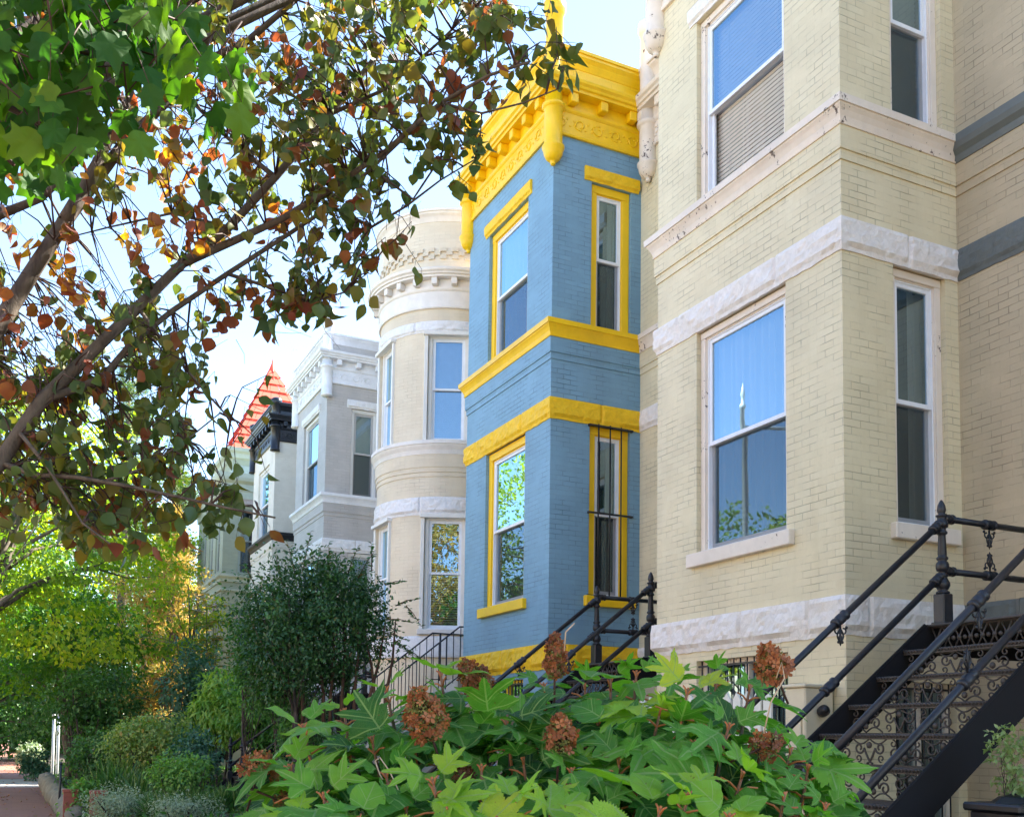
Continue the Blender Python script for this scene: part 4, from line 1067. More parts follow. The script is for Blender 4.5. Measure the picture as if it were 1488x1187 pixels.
# ================================================================== leaf templates
def ovate(w=.36, fold=.10, droop=.12):
    ys = [0, .12, .32, .55, .78, 1.]; ws = [0, .62, 1., .88, .48, 0]
    V = []; 
    for y, k in zip(ys, ws): V.append((0, y, -droop*y*y))
    for s in (-1, 1):
        for y, k in zip(ys[1:-1], ws[1:-1]): V.append((s*w*k, y, fold*k-droop*y*y))
    F = []
    for si, b in ((0, 6), (1, 10)):
        E = [0, b, b+1, b+2, b+3, 5]
        for i in range(5):
            q = [i, i+1, E[i+1], E[i]] if si else [i, E[i], E[i+1], i+1]
            q = list(dict.fromkeys(q)); 
            if len(q) > 2: F.append(tuple(q))
    return V, F
def lobed(lobes, base_r=.2, n=60, c=(0, .42), fold=.12, droop=.25, wave=.03, teeth=.03, seed=0, rings=(.38, .72, 1.)):
    """radial leaf: lobes = [(angle deg, radius, ...)] alternating lobe tips and sinuses"""
    rs = random.Random(seed); L_ = sorted(lobes); V = [(0, c[1], 0)]; UV = []; F = []
    def r_of(a):
        a = a % 360
        for i in range(len(L_)):
            a0, r0, t0 = L_[i]; a1, r1, t1 = L_[(i+1) % len(L_)]
            if a1 <= a0: a1 += 360
            aa = a if a >= a0 else a+360
            if a0 <= aa <= a1:
                t = (aa-a0)/(a1-a0)
                if t0 > t1: return r1+(r0-r1)*(1-t)**1.35      # tip -> sinus
                if t0 < t1: return r0+(r1-r0)*t**1.35
                return r0+(r1-r0)*t
        return .3
    jit = [rs.uniform(-1, 1) for _ in range(8)]
    for rr in rings:
        for i in range(n):
            a = 360*i/n; r = r_of(a)
            if rr == 1.: r += teeth*(1 if i % 2 else -1)*.5
            x = math.cos(math.radians(a))*r*rr; y = c[1]+math.sin(math.radians(a))*r*rr
            V.append((x, y, 0))
    for i in range(n): F.append((0, 1+i, 1+(i+1) % n))
    for k in range(len(rings)-1):
        for i in range(n):
            j = (i+1) % n; F.append((1+k*n+i, 1+(k+1)*n+i, 1+(k+1)*n+j, 1+k*n+j))
    out = []
    for x, y, z in V:
        d = y-.3
        z = fold*abs(x)*1.2 - droop*d*abs(d) - .35*x*x + wave*math.sin(x*13+jit[0]*3+y*5)+wave*math.cos(y*15+jit[1]*3+x*6)*(abs(x)*2) - .05*jit[2]*x
        out.append((x, y, z))
    return out, F, [(x, y) for x, y, z in V]
def oak_t(seed):
    rs = random.Random(seed); j = lambda s=.04: rs.uniform(-s, s)
    return lobed([(90, .62+j(), 1), (66, .23+j(.02), 0), (41, .65+j(), 1), (15, .25+j(.02), 0), (-13, .54+j(), 1), (-52, .33, 1), (-90, .30, 0), (-128, .33, 1), (193, .54+j(), 1), (165, .25+j(.02), 0), (139, .65+j(), 1), (114, .23+j(.02), 0)],
                 n=96, seed=seed, droop=.45+j(.25), wave=.030, fold=.18+j(.08), teeth=.035)
def heart_t(seed):
    rs = random.Random(seed)
    return lobed([(90, .56, 1), (60, .42, 0), (20, .42, 0), (-25, .42, 0), (-65, .42, 0), (-90, .36, 0), (-115, .42, 0), (205, .42, 0), (160, .42, 0), (120, .42, 0)], n=40, seed=seed, droop=.35, wave=.02, fold=.15, teeth=.012)
def maple_t(seed):
    rs = random.Random(seed); j = lambda s=.04: rs.uniform(-s, s)
    return lobed([(90, .66+j(), 1), (70, .40, 0), (46, .60+j(), 1), (22, .38, 0), (0, .50+j(), 1), (-30, .36, 0), (-50, .34, 1), (-90, .20, 0), (-130, .34, 1), (-150, .36, 0), (180, .50+j(), 1), (158, .38, 0), (134, .60+j(), 1), (110, .40, 0)],
                 n=40, seed=seed, droop=.35+j(.1), wave=.03, fold=.14, teeth=.0, c=(0, .34), rings=(.5, 1.))
small_star = ([(0, 0, 0), (-.34, .42, .05), (0, .36, 0), (.34, .42, .05), (0, 1, -.1), (-.16, .62, .02), (.16, .62, .02)], [(0, 2, 1), (0, 3, 2), (2, 6, 4, 5), (1, 2, 5), (2, 3, 6)])
diamond = ([(0, 0, 0), (-.30, .45, .07), (0, 1, -.08), (.30, .45, .07), (0, .5, 0)], [(0, 4, 1), (1, 4, 2), (0, 3, 4), (4, 3, 2)])
blade = ([(0, 0, 0), (-.045, .4, 0), (.045, .4, 0), (0, 1, -.25)], [(0, 2, 1), (1, 2, 3)])
# ------------------------------------------------------------------ leaf colours (real leaf hues, per leaf)
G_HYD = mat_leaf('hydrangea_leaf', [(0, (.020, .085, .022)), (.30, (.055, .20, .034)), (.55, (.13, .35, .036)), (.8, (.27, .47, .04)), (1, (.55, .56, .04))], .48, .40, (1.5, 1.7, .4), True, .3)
G_AUT = mat_leaf('autumn_tree_leaf', [(0, (.050, .105, .035)), (.38, (.105, .155, .030)), (.55, (.19, .165, .025)), (.66, (.19, .075, .030)), (.82, (.24, .060, .035)), (.93, (.38, .14, .02)), (1, (.52, .32, .03))], .45, .42, (1.8, 1.5, .6))
G_MAP = mat_leaf('maple_leaf', [(0, (.025, .095, .022)), (.6, (.055, .15, .022)), (1, (.13, .23, .02))], .62, .45, (1.7, 1.8, .30), False, .25)
G_YG = mat_leaf('bright_maple_leaf', [(0, (.07, .17, .02)), (.5, (.18, .30, .025)), (1, (.42, .42, .03))], .5, .55, (1.9, 1.8, .4))
G_DK = mat_leaf('dark_green_leaf', [(0, (.028, .090, .024)), (.6, (.060, .165, .034)), (1, (.13, .27, .05))], .40, .35, (1.4, 1.6, .5))
G_SHR = mat_leaf('glossy_shrub_leaf', [(0, (.020, .062, .022)), (.6, (.040, .115, .032)), (.93, (.08, .19, .05)), (1, (.25, .06, .04))], .38, .28, (1.3, 1.5, .5))
G_LT = mat_leaf('light_green_leaf', [(0, (.07, .19, .04)), (.6, (.16, .34, .06)), (1, (.34, .46, .09))], .4, .4, (1.4, 1.5, .5))
G_GOLD = mat_leaf('golden_leaf', [(0, (.20, .22, .04)), (.5, (.42, .34, .08)), (1, (.58, .36, .12))], .6, .4, (1.5, 1.3, .6))
G_PINE = mat_leaf('pine_needle', [(0, (.06, .15, .05)), (.7, (.12, .23, .07)), (1, (.34, .24, .08))], .6, .25, (1.3, 1.4, .5))
G_TEAL = mat_leaf('blue_green_leaf', [(0, (.03, .10, .06)), (1, (.08, .19, .11))], .5, .3, (1.2, 1.5, .7))
G_PALE = mat_leaf('pale_variegated_leaf', [(0, (.16, .24, .12)), (1, (.45, .52, .36))], .5, .3, (1.2, 1.3, .8))
G_GRASS = mat_leaf('grass_blade', [(0, (.03, .10, .02)), (.7, (.07, .17, .03)), (1, (.22, .26, .08))], .5, .3, (1.3, 1.5, .5))
G_FLO = mat_leaf('dried_hydrangea_floret', [(0, (.13, .045, .022)), (.45, (.33, .115, .04)), (.8, (.50, .20, .075)), (1, (.66, .46, .30))], .6, .35, (1.3, 1.1, .8))
G_BUD = mat_leaf('green_flower_bud', [(0, (.10, .13, .03)), (1, (.26, .26, .07))], .6, .2)
BARK = mat_bark('grey_brown_bark', (.055, .042, .032), (.15, .115, .085), 16)
BARK2 = mat_bark('dark_bark', (.030, .022, .018), (.075, .055, .045), 16)
STEM = mat_simple('orange_brown_stem', (.42, .145, .045), .6)
TWIG = mat_simple('dark_red_twig', (.06, .028, .02), .7)
def rvec(n): return nrm(RNG.normal(size=(n, 3)))
# ------------------------------------------------------------------ generic tree / shrub
def tree(name, label, cat, base, cc, rad, nl, ls, mat, bark=BARK, tr=.16, clumps=60, temp=None, clump_r=.5, flat=.6, group=None, shell=.55, skirt=0., lean=None, hang=.35, stems=1, rnd_pow=1., rnd_off=0., stuff=None):
    base = Vector(base); cc = Vector(cc); root = empty(name, base, label, cat, group)
    rx, ry, rz = rad; rs = random.Random(int(abs(base.x*31+base.y*17+cc.z*7)*10))
    C = []
    while len(C) < clumps:
        v = Vector((rs.gauss(0, 1), rs.gauss(0, 1), rs.gauss(0, 1))).normalized(); t = shell+(1-shell)*rs.random()**.6 if rs.random() < .8 else rs.random()
        p = Vector((v.x*rx*t, v.y*ry*t, v.z*rz*t))
        wob = 1+.22*noise.noise(Vector((v.x*2+base.x, v.y*2, v.z*2)))+.12*noise.noise(v*5)
        C.append(cc+p*wob)
    # trunk and limbs
    m = MB()
    for k in range(stems):
        off = Vector((rs.uniform(-.25, .25), rs.uniform(-.25, .25), 0))*(0 if stems == 1 else 1.4*min(1., rx))
        b = base+off-Vector((0, 0, .1)); top = cc+Vector((off.x*2.5, off.y*2.5, rz*.35)); n = 7; pts = []
        for i in range(n):
            t = i/(n-1); p = b.lerp(top, t); p += Vector((rs.uniform(-1, 1), rs.uniform(-1, 1), 0))*(.06*(top-b).length*.35*math.sin(PI*t)); pts.append(p)
        r_ = tr/(stems**.5); m.tube(pts, [r_*(1.25 if i == 0 else 1)*(1-.75*i/(n-1)) for i in range(n)], 9)
        for c in C[k::max(1, stems*(4 if len(C) > 90 else 2 if len(C) > 40 else 1))]:
            i = min(n-2, max(1, int(n*(.25+.6*rs.random())))); s = pts[i]
            if c.z < s.z-.2 and i > 1: s = pts[max(1, i-2)]
            mid = s.lerp(c, .5)+Vector((0, 0, (c-s).length*.10)); d = (c-s).length
            mid += Vector((rs.uniform(-1, 1), rs.uniform(-1, 1), rs.uniform(-1, 1)))*d*.10; m.tube([s, s.lerp(mid, .5)+Vector((0, 0, d*.05)), mid, mid.lerp(c, .5)-Vector((0, 0, d*.03)), c], [r_*.28, r_*.22, r_*.15, r_*.09, r_*.04], 5)
    m.build('trunk', bark, root)
    tv, tf = temp or small_star
    C = np.array([tuple(c) for c in C]); idx = RNG.integers(0, len(C), nl)
    cr = clump_r*(.6+.8*RNG.random(len(C)))
    g = RNG.normal(size=(nl, 3)); g *= (RNG.random((nl, 1))**.33)/np.maximum(np.linalg.norm(g, axis=1, keepdims=True), .1)*1.15
    g[:, 2] *= flat
    P = C[idx]+g*cr[idx][:, None]
    out = nrm(P-np.array(cc)); D = rvec(nl)*.8+out*.5+np.array([0, 0, -hang]); Nn = rvec(nl)*.7+np.array([0, 0, 1.])+out*.4
    X, Y, Z = axes_from(D, Nn); tone = RNG.random(len(C))
    rnd = np.clip((.45*tone[idx]+.55*RNG.random(nl))**rnd_pow+rnd_off, 0, 1)
    S = ls*(.6+.7*RNG.random(nl)); leaf_mesh('crown', tv, tf, P, X, Y, Z, S, rnd, mat, root, smooth=False)
    return root
# ================================================================== the hydrangea in the foreground
def petal4():
    V = []; F = []
    for k in range(4):
        a = PI/2*k; c, s = math.cos(a), math.sin(a)
        for x, y, z in ((0, .05, 0), (-.34, .5, .10), (-.2, .92, .16), (.2, .92, .16), (.34, .5, .10)): V.append((x*c-y*s, x*s+y*c, z))
        F.append(tuple(5*k+i for i in range(5)))
    return V, F
def flower_head(root, c, ax, ln, wd, tone=.5, n=130, name='flower_head', label=None):
    ax = Vector(ax).normalized(); a = np.array(ax); m = MB(); m.tube([c-ax*.10, c, c+ax*ln], [.004, .004, .0015], 6)
    t = RNG.random(n)**.8; ph = RNG.random(n)*2*PI; u = np.array(ax.orthogonal().normalized()); v = np.cross(a, u)
    r = wd*(.35+.75*np.sin(np.clip(t*1.02+.12, 0, 1)*PI)**.7)*(.75+.3*RNG.random(n))
    rad = u[None]*np.cos(ph)[:, None]+v[None]*np.sin(ph)[:, None]
    P = np.array(c)[None]+a[None]*(t*ln)[:, None]+rad*r[:, None]
    for i in range(0, n, 3): m.tube([Vector(np.array(c)+a*max(0, t[i]*ln-.02)), Vector(P[i])], .0012, 3)
    h = m.build(name, TWIG, root)
    if label: h['label'] = label
    Nn = rad*.9+a[None]*.3+rvec(n)*.5; X, Y, Z = axes_from(rvec(n), Nn)
    big = RNG.random(n) < .68
    tv, tf = petal4(); S = .0155*(.6+.7*RNG.random(n)); rr = np.clip(tone+.6*(RNG.random(n)-.5), 0, 1)
    leaf_mesh('florets', tv, tf, P[big], X[big], Y[big], Z[big], S[big], rr[big], G_FLO, h)
    k = n*4; t = RNG.random(k); ph = RNG.random(k)*2*PI; r = wd*(.3+.6*np.sin(np.clip(t+.1, 0, 1)*PI)**.7)*RNG.random(k)**.3*1.08
    rad = u[None]*np.cos(ph)[:, None]+v[None]*np.sin(ph)[:, None]; P = np.array(c)[None]+a[None]*(t*ln)[:, None]+rad*r[:, None]
    X, Y, Z = axes_from(rvec(k), rad+rvec(k)*.3); leaf_mesh('buds', *diamond, P, X, Y, Z, np.full(k, .0095), RNG.random(k), G_BUD, h, smooth=False)
def hydrangea():
    base = at(800, 1400, 3.15); base.z = YZ+.0; base.x = 1.65; base.y = 2.95
    root = empty('hydrangea_bush', base, 'large oakleaf hydrangea bush with lobed green leaves and browning orange flower heads, filling the foreground', 'shrub')
    # shoots: photo pixel, depth, leaf scale, tone
    SH = [(440, 1062, 3.35, .17, .45), (560, 1008, 3.55, .15, .55), (640, 985, 3.6, .15, .6), (600, 1052, 3.5, .13, .4), (470, 1150, 2.95, .205, .42), (628, 1128, 2.9, .175, .72), (650, 1170, 2.75, .165, .80),
          (735, 1055, 3.4, .165, .5), (700, 1010, 3.6, .14, .35), (748, 1160, 2.75, .175, .72), (790, 1003, 3.75, .15, .3), (850, 1005, 3.7, .15, .3), (888, 992, 3.6, .165, .42), (925, 985, 3.6, .14, .45),
          (1000, 1010, 3.35, .20, .86), (960, 1040, 3.3, .17, .68), (1010, 1075, 3.2, .155, .45), (870, 1055, 3.4, .15, .6), (1090, 1005, 3.5, .13, .35), (1060, 1060, 3.2, .16, .42), (1000, 1150, 2.8, .20, .72),
          (960, 1170, 2.7, .19, .68), (1080, 1120, 3.0, .18, .55), (1150, 1085, 3.2, .165, .48), (1175, 1110, 3.15, .14, .4), (1140, 1150, 2.9, .15, .38), (900, 1100, 3.1, .16, .3), (830, 1115, 3.1, .165, .55),
          (800, 1170, 2.8, .18, .7), (560, 1120, 3.1, .17, .32), (540, 1070, 3.35, .16, .35), (660, 1060, 3.45, .14, .3), (700, 1110, 3.15, .15, .32), (500, 1040, 3.5, .15, .62), (870, 1165, 2.85, .15, .35),
          (1060, 1180, 2.75, .17, .5), (420, 1110, 3.2, .16, .5), (520, 1185, 2.8, .18, .4), (430, 1185, 2.9, .15, .62), (1200, 1165, 3.0, .13, .36), (1170, 1190, 2.85, .15, .42), (760, 1100, 3.2, .15, .28),
          (940, 1110, 3.2, .15, .3), (1110, 1070, 3.3, .14, .4), (975, 990, 3.6, .14, .5), (1045, 985, 3.6, .13, .4), (640, 1020, 3.6, .13, .45), (780, 1035, 3.6, .13, .3), (590, 1165, 2.95, .15, .35), (700, 1180, 2.8, .14, .4)]
    stems = MB(); pet = MB(); rs = random.Random(5)
    rec = {k: [] for k in range(7)}      # template index -> (pos, dir, normal, size, rnd)
    V3 = lambda v: np.array((v.x, v.y, v.z))
    tocam = -CF
    for (px, py, dep, ls, tone) in SH:
        pet = MB(); T = at(px, py-(18 if py < 1070 else 8), dep)-Vector((0, 0, .02)); out = (T-Vector((base.x, base.y, T.z-.45))).normalized()
        ax = (Vector((0, 0, 1))+out*.35+Vector((rs.uniform(-.15, .15), rs.uniform(-.15, .15), 0))).normalized()
        foot = Vector((base.x+(T.x-base.x)*.35, base.y+(T.y-base.y)*.35, YZ)); stems.tube([foot, foot.lerp(T, .55)+Vector((0, 0, .05))+out*.08, T-ax*.10, T], [.010, .008, .0055, .004], 7)
        a0 = rs.uniform(0, PI)
        e1 = ax.orthogonal().normalized(); e2 = ax.cross(e1)
        for pair in range(4):
            down = [.02, .055, .10, .16][pair]; lsz = ls*[.52, .98, 1.06, .92][pair]; pl = [.02, .055, .075, .085][pair]*ls/.16
            el = [.75, .22, -.05, -.25][pair]
            for s in (0, 1):
                an = a0+pair*PI/2+s*PI+rs.uniform(-.3, .3); d = (e1*math.cos(an)+e2*math.sin(an)); dd = (d+ax*(el+rs.uniform(-.15, .15))).normalized()
                if rs.random() < .06: continue
                b = T-ax*down; q = b+dd*pl+ax*.012
                pet.tube([b, b.lerp(q, .5)+ax*.006, q], [.0042, .0032, .0026], 5)
                nn = (ax*1.0+d*.35+tocam*.38+Vector((rs.uniform(-.5, .5), rs.uniform(-.5, .5), 0))).normalized()
                ld = (dd-ax*(.35 if pair > 0 else 0)).normalized()
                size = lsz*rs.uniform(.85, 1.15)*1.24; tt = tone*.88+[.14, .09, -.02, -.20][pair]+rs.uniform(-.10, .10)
                k = rs.randrange(5) if rs.random() < .86 else 5+rs.randrange(2)
                rec[k].append((V3(q), V3(ld), V3(nn), size, min(1, max(0, tt))))
        pet.tube([T-ax*.19, T-ax*.08, T+ax*.005], [.0055, .005, .004], 6); pet.build('leaf_stalks', STEM, root)
    pet = MB()
    # inner and lower foliage of the bush
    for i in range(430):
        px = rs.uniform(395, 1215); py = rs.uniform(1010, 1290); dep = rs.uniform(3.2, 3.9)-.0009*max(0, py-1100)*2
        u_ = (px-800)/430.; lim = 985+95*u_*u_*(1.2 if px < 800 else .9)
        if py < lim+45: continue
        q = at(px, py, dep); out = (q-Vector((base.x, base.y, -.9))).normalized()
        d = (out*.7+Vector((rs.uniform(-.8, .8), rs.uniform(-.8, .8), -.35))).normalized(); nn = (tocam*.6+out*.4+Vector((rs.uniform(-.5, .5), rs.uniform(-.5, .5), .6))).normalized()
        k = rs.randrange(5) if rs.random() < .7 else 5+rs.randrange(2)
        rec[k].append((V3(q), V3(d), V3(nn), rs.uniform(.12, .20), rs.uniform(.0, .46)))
    stems.build('woody_stems', BARK, root); 
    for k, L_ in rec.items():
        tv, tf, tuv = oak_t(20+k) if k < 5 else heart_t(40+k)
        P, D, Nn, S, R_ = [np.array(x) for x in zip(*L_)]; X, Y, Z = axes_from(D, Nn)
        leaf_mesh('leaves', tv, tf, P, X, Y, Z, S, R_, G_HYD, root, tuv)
    FL = [(628, 1072, 3.15, (-.25, -.1, .55), .16, .060, .52, 300, 'largest orange flower head'), (705, 1005, 3.5, (-.55, 0, .6), .13, .046, .30, 260, None), (806, 985, 3.5, (0, 0, 1), .15, .034, .34, 200, 'tall narrow reddish flower head'),
          (812, 1092, 3.1, (0, -.1, 1), .11, .044, .50, 200, None), (1130, 985, 3.35, (-.35, -.1, .5), .12, .050, .5, 230, None), (1098, 1090, 3.1, (.6, -.1, .25), .09, .04, .35, 90, None), (372, 1135, 3.3, (.2, -.1, .8), .10, .06, .45, 120, None), (668, 1140, 3.2, (.1, -.3, .6), .07, .035, .05, 60, None),
          (400, 1160, 3.3, (.5, 0, -.2), .08, .03, .35, 60, None)]
    for (px, py, dep, ax, ln, wd, tone, n, lab) in FL: flower_head(root, at(px, py, dep), ax, ln, wd, tone, n, label=lab)
    # dry dangling tendrils
    m = MB()
    for pts in ([(1128, 985), (1136, 962), (1140, 985), (1120, 1020), (1110, 1065)], [(545, 1105), (552, 1100), (566, 1120), (580, 1150), (585, 1175)], [(545, 1105), (552, 1125), (556, 1132)], [(835, 905), (822, 918), (820, 945)]):
        P_ = [at(x, y, 3.0) for x, y in pts]; m.tube(P_, [.0022]*len(P_), 4)
    m.build('dry_tendrils', mat_simple('dry_straw_tendril', (.50, .38, .26), .8), root)
    return root
hydrangea()
# ================================================================== branches of the autumn tree overhead
def overhead_tree():
    base = Vector((-1.35, 4.6, GZ)); root = empty('autumn_tree', base, 'street tree reaching in from the left with long bare limbs and reddening heart-shaped leaves', 'tree')
    LIM = [  # (px,py,depth) chains with start / end radius
        ([(-230, 900, 4.4), (-90, 770, 4.5), (0, 672, 4.6), (60, 582, 4.7), (125, 520, 4.8), (200, 447, 4.9), (265, 383, 5.0), (330, 333, 5.05), (400, 258, 5.1), (480, 166, 5.2), (545, 85, 5.3), (600, 5, 5.4), (640, -70, 5.5)], .041, .010),
        ([(-230, 760, 4.6), (-80, 590, 4.8), (0, 470, 5.0), (45, 398, 5.1), (92, 325, 5.2), (132, 272, 5.3), (175, 215, 5.4), (240, 150, 5.5), (300, 60, 5.6), (345, -20, 5.7)], .053, .018),
        ([(92, 325, 5.2), (140, 240, 5.3), (165, 190, 5.35), (190, 135, 5.4), (200, 60, 5.5)], .036, .010),
        ([(60, 582, 4.7), (110, 565, 4.75), (150, 548, 4.8), (190, 500, 4.9), (250, 452, 5.0), (330, 398, 5.1), (420, 340, 5.2), (480, 300, 5.25), (540, 245, 5.3), (600, 188, 5.35), (660, 110, 5.4), (715, 30, 5.4)], .020, .005),
        ([(265, 383, 5.0), (340, 350, 5.0), (410, 318, 5.0), (480, 275, 4.9), (560, 220, 4.8), (640, 150, 4.7), (710, 110, 4.6), (770, 90, 4.55)], .022, .005),
        ([(0, 672, 4.6), (50, 690, 4.55), (110, 693, 4.5), (180, 705, 4.5), (260, 722, 4.5), (330, 738, 4.45), (400, 752, 4.4)], .014, .004),
        ([(-60, 350, 5.2), (0, 312, 5.2), (60, 288, 5.25), (100, 250, 5.3), (130, 205, 5.35)], .028, .012),
        ([(200, 447, 4.9), (240, 500, 4.85), (290, 560, 4.8), (335, 610, 4.75)], .010, .004),
        ([(480, 300, 5.25), (540, 330, 5.2), (590, 300, 5.1), (640, 262, 5.0), (690, 232, 4.9)], .010, .003),
        ([(330, 398, 5.1), (400, 420, 5.0), (450, 440, 4.9), (500, 425, 4.85), (530, 400, 4.8)], .010, .003),
        ([(540, 245, 5.3), (600, 290, 5.2), (640, 230, 5.1), (690, 200, 5.0)], .008, .003),
        ([(640, 150, 4.7), (700, 165, 4.65), (760, 150, 4.6), (810, 130, 4.55)], .008, .003),
        ([(400, 258, 5.1), (330, 200, 5.2), (280, 150, 5.3), (230, 60, 5.5)], .016, .004),
        ([(345, 333, 5.0), (250, 310, 5.1), (160, 330, 5.1), (80, 350, 5.0)], .010, .003),
        ([(300, 90, 5.6), (360, 60, 5.6), (430, 0, 5.6), (470, -60, 5.6)], .024, .010),
        ([(30, 630, 4.6), (70, 680, 4.5), (120, 760, 4.45), (160, 790, 4.4)], .010, .003),
        ([(150, 700, 4.5), (210, 680, 4.6), (270, 640, 4.7), (320, 600, 4.8)], .008, .003),
        ([(480, 166, 5.2), (560, 130, 5.1), (640, 60, 5.0), (690, 10, 5.0)], .012, .004)]
    m = MB(); pts_all = []
    m.tube([base, base+Vector((.05, .0, 1.0)), Vector(at(-230, 900, 4.4)).lerp(base+Vector((0, 0, 1.7)), .5), at(-200, 860, 4.42)], [.17, .14, .11, .075], 12)
    m.tube([base+Vector((.05, 0, 1.0)), base+Vector((0, .1, 1.9)), at(-200, 730, 4.65)], [.13, .10, .068], 12)
    for ch, r0, r1 in LIM:
        P_ = []
        for (a, b) in zip(ch, ch[1:]):
            for k in range(3):
                t = k/3; P_.append(at(a[0]+(b[0]-a[0])*t, a[1]+(b[1]-a[1])*t, a[2]+(b[2]-a[2])*t)+Vector((noise.noise(Vector((a[0]+k, a[1], 1))), noise.noise(Vector((a[0]+k, a[1], 9))), noise.noise(Vector((a[0]+k, a[1], 5)))))*.018)
        P_.append(at(*ch[-1])); n = len(P_); R_ = [r0+(r1-r0)*(i/(n-1))**.8 for i in range(n)]
        m.tube(P_, R_, 10 if r0 > .02 else 6)
        for p, r in zip(P_, R_): pts_all.append(p)
    # leafy twig targets inside the silhouette of the crown
    poly = [(-40, -40), (720, -40), (790, 5), (840, 60), (845, 95), (760, 130), (705, 175), (690, 245), (620, 265), (600, 330), (545, 400), (500, 455), (440, 470), (390, 490), (330, 500), (290, 545), (285, 600), (290, 650), (345, 695), (335, 770), (250, 800), (140, 810), (60, 780), (-40, 760)]
    def inside(x, y):
        c = False; j = len(poly)-1
        for i in range(len(poly)):
            xi, yi = poly[i]; xj, yj = poly[j]
            if (yi > y) != (yj > y) and x < (xj-xi)*(y-yi)/(yj-yi)+xi: c = not c
            j = i
        return c
    rs = random.Random(21); tw = MB(); P, D, Nn, S, R_ = [], [], [], [], []
    PA_ = np.array([tuple(p) for p in pts_all])
    def leafs(tip, dirv, n, ls=.062, spread=.11, tone=None):
        for i in range(n):
            k = i/max(1, n); b = tip-dirv*(spread*k*1.6); off = Vector((rs.gauss(0, 1), rs.gauss(0, 1), rs.gauss(0, 1))).normalized()*.035*rs.random()
            q = b+off+Vector((0, 0, -.02)); tw.tube([b, q], [.0012, .0009], 3)
            d = Vector((rs.gauss(0, .55), rs.gauss(0, .55), -1.)).normalized(); nn = Vector((rs.gauss(0, 1), rs.gauss(0, 1), rs.gauss(0, .5)))
            P.append(tuple(q)); D.append(tuple(d)); Nn.append(tuple(nn)); S.append(ls*rs.uniform(.6, 1.25)); t = (tone if tone is not None else rs.random())
            R_.append(min(1, max(0, t+rs.gauss(0, .11))))
    count = 0
    targets = [(832, 62, 5), (826, 90, 6), (800, 112, 6), (770, 130, 5), (735, 130, 5), (715, 80, 6), (690, 235, 6), (660, 232, 3), (598, 322, 5), (560, 345, 5), (535, 392, 2), (528, 435, 2), (495, 440, 2), (478, 445, 1), (420, 448, 4), (398, 540, 2), (318, 600, 2), (385, 682, 3), (392, 765, 1), (345, 770, 3), (335, 650, 2), (300, 610, 2), (120, 790, 5), (270, 790, 5)]
    jobs = [(x, y, n, .12) for x, y, n in targets]
    while len(jobs) < 790:
        x, y = rs.uniform(-30, 845), rs.uniform(-30, 810)
        if not inside(x, y): continue
        # open, twiggy patches where the sky shows
        dens = .50+.5*noise.noise(Vector((x/85., y/85., 3.3)))*1.6
        if x < 330 and 100 < y < 470: dens *= .45
        if y > 520 and x < 330: dens += .14
        if x+y < 250: dens *= .5
        if 380 < x < 720 and y < 300: dens += .10
        if rs.random() > dens: continue
        jobs.append((x, y, rs.choice((3, 4, 5, 6, 7)), None))
    for x, y, n, sp in jobs:
        dep = rs.uniform(4.5, 5.9) if sp is None else 4.75
        tip = at(x, y, dep); a = np.array(tuple(tip)); dist = np.linalg.norm(PA_-a, axis=1)
        near = Vector(PA_[int(np.argmin(dist+.25*RNG.random(len(dist))))]); 
        if (near-tip).length > .8 and sp is None:
            if rs.random() < .35: continue
            tip = near+(tip-near)*(.8/(near-tip).length)
        mid = near.lerp(tip, .55)+Vector((rs.uniform(-.06, .06), rs.uniform(-.06, .06), rs.uniform(0, .10)))
        L_ = (tip-near).length; tw.tube([near, near.lerp(mid, .5)+Vector((0, 0, .02)), mid, tip], [.0045+.002*L_, .0038, .0026, .0012], 5)
        tone = rs.choice((.10, .18, .24, .28, .32, .36, .40, .44, .48, .52, .62, .76)) if x > 140 or y > 500 else rs.choice((.3, .5, .7, .8, .95))
        if 160 < x < 300 and 180 < y < 360: tone = rs.choice((.5, .8, .95))
        leafs(tip, (tip-mid).normalized(), n, .060, .10, tone)
        if rs.random() < .5:
            t2 = mid+Vector((rs.gauss(0, .1), rs.gauss(0, .1), rs.gauss(0, .1))); tw.tube([mid, t2], [.002, .001], 4); leafs(t2, (t2-mid).normalized(), n//2, .055, .06, tone)
    # bare fine twigs
    for i in range(150):
        x, y = rs.uniform(-20, 700), rs.uniform(-20, 560)
        if not inside(x, y): continue
        p = at(x, y, rs.uniform(4.8, 6.)); d = Vector((rs.gauss(0, 1), rs.gauss(0, 1), rs.gauss(0, 1))).normalized(); l = rs.uniform(.08, .3); q = p+d*l
        tw.tube([p, p.lerp(q, .5)+Vector((rs.gauss(0, .02), rs.gauss(0, .02), -.01)), q], [.0018, .0014, .0008], 3)
        a = np.array(tuple(p)); dist = np.linalg.norm(PA_-a, axis=1); nb = Vector(PA_[int(np.argmin(dist))])
        if (nb-p).length < .35: tw.tube([nb, nb.lerp(p, .5)+Vector((0, 0, .02)), p], [.003, .0022, .0018], 3)
    m.build('trunk', BARK, root); tw.build('twigs', TWIG, root)
    P, D, Nn, S, R_ = map(np.array, (P, D, Nn, S, R_)); X, Y, Z = axes_from(D, Nn); n = len(P); T3 = [ovate(.44, .12, .25), ovate(.48, -.08, .40), ovate(.26, .30, .8)]
    pick = RNG.integers(0, 3, n)
    for k, (tv, tf) in enumerate(T3):
        s = pick == k; leaf_mesh('crown', tv, tf, P[s], X[s], Y[s], Z[s], S[s]*1.14, R_[s], G_AUT, root)
    return root
overhead_tree()
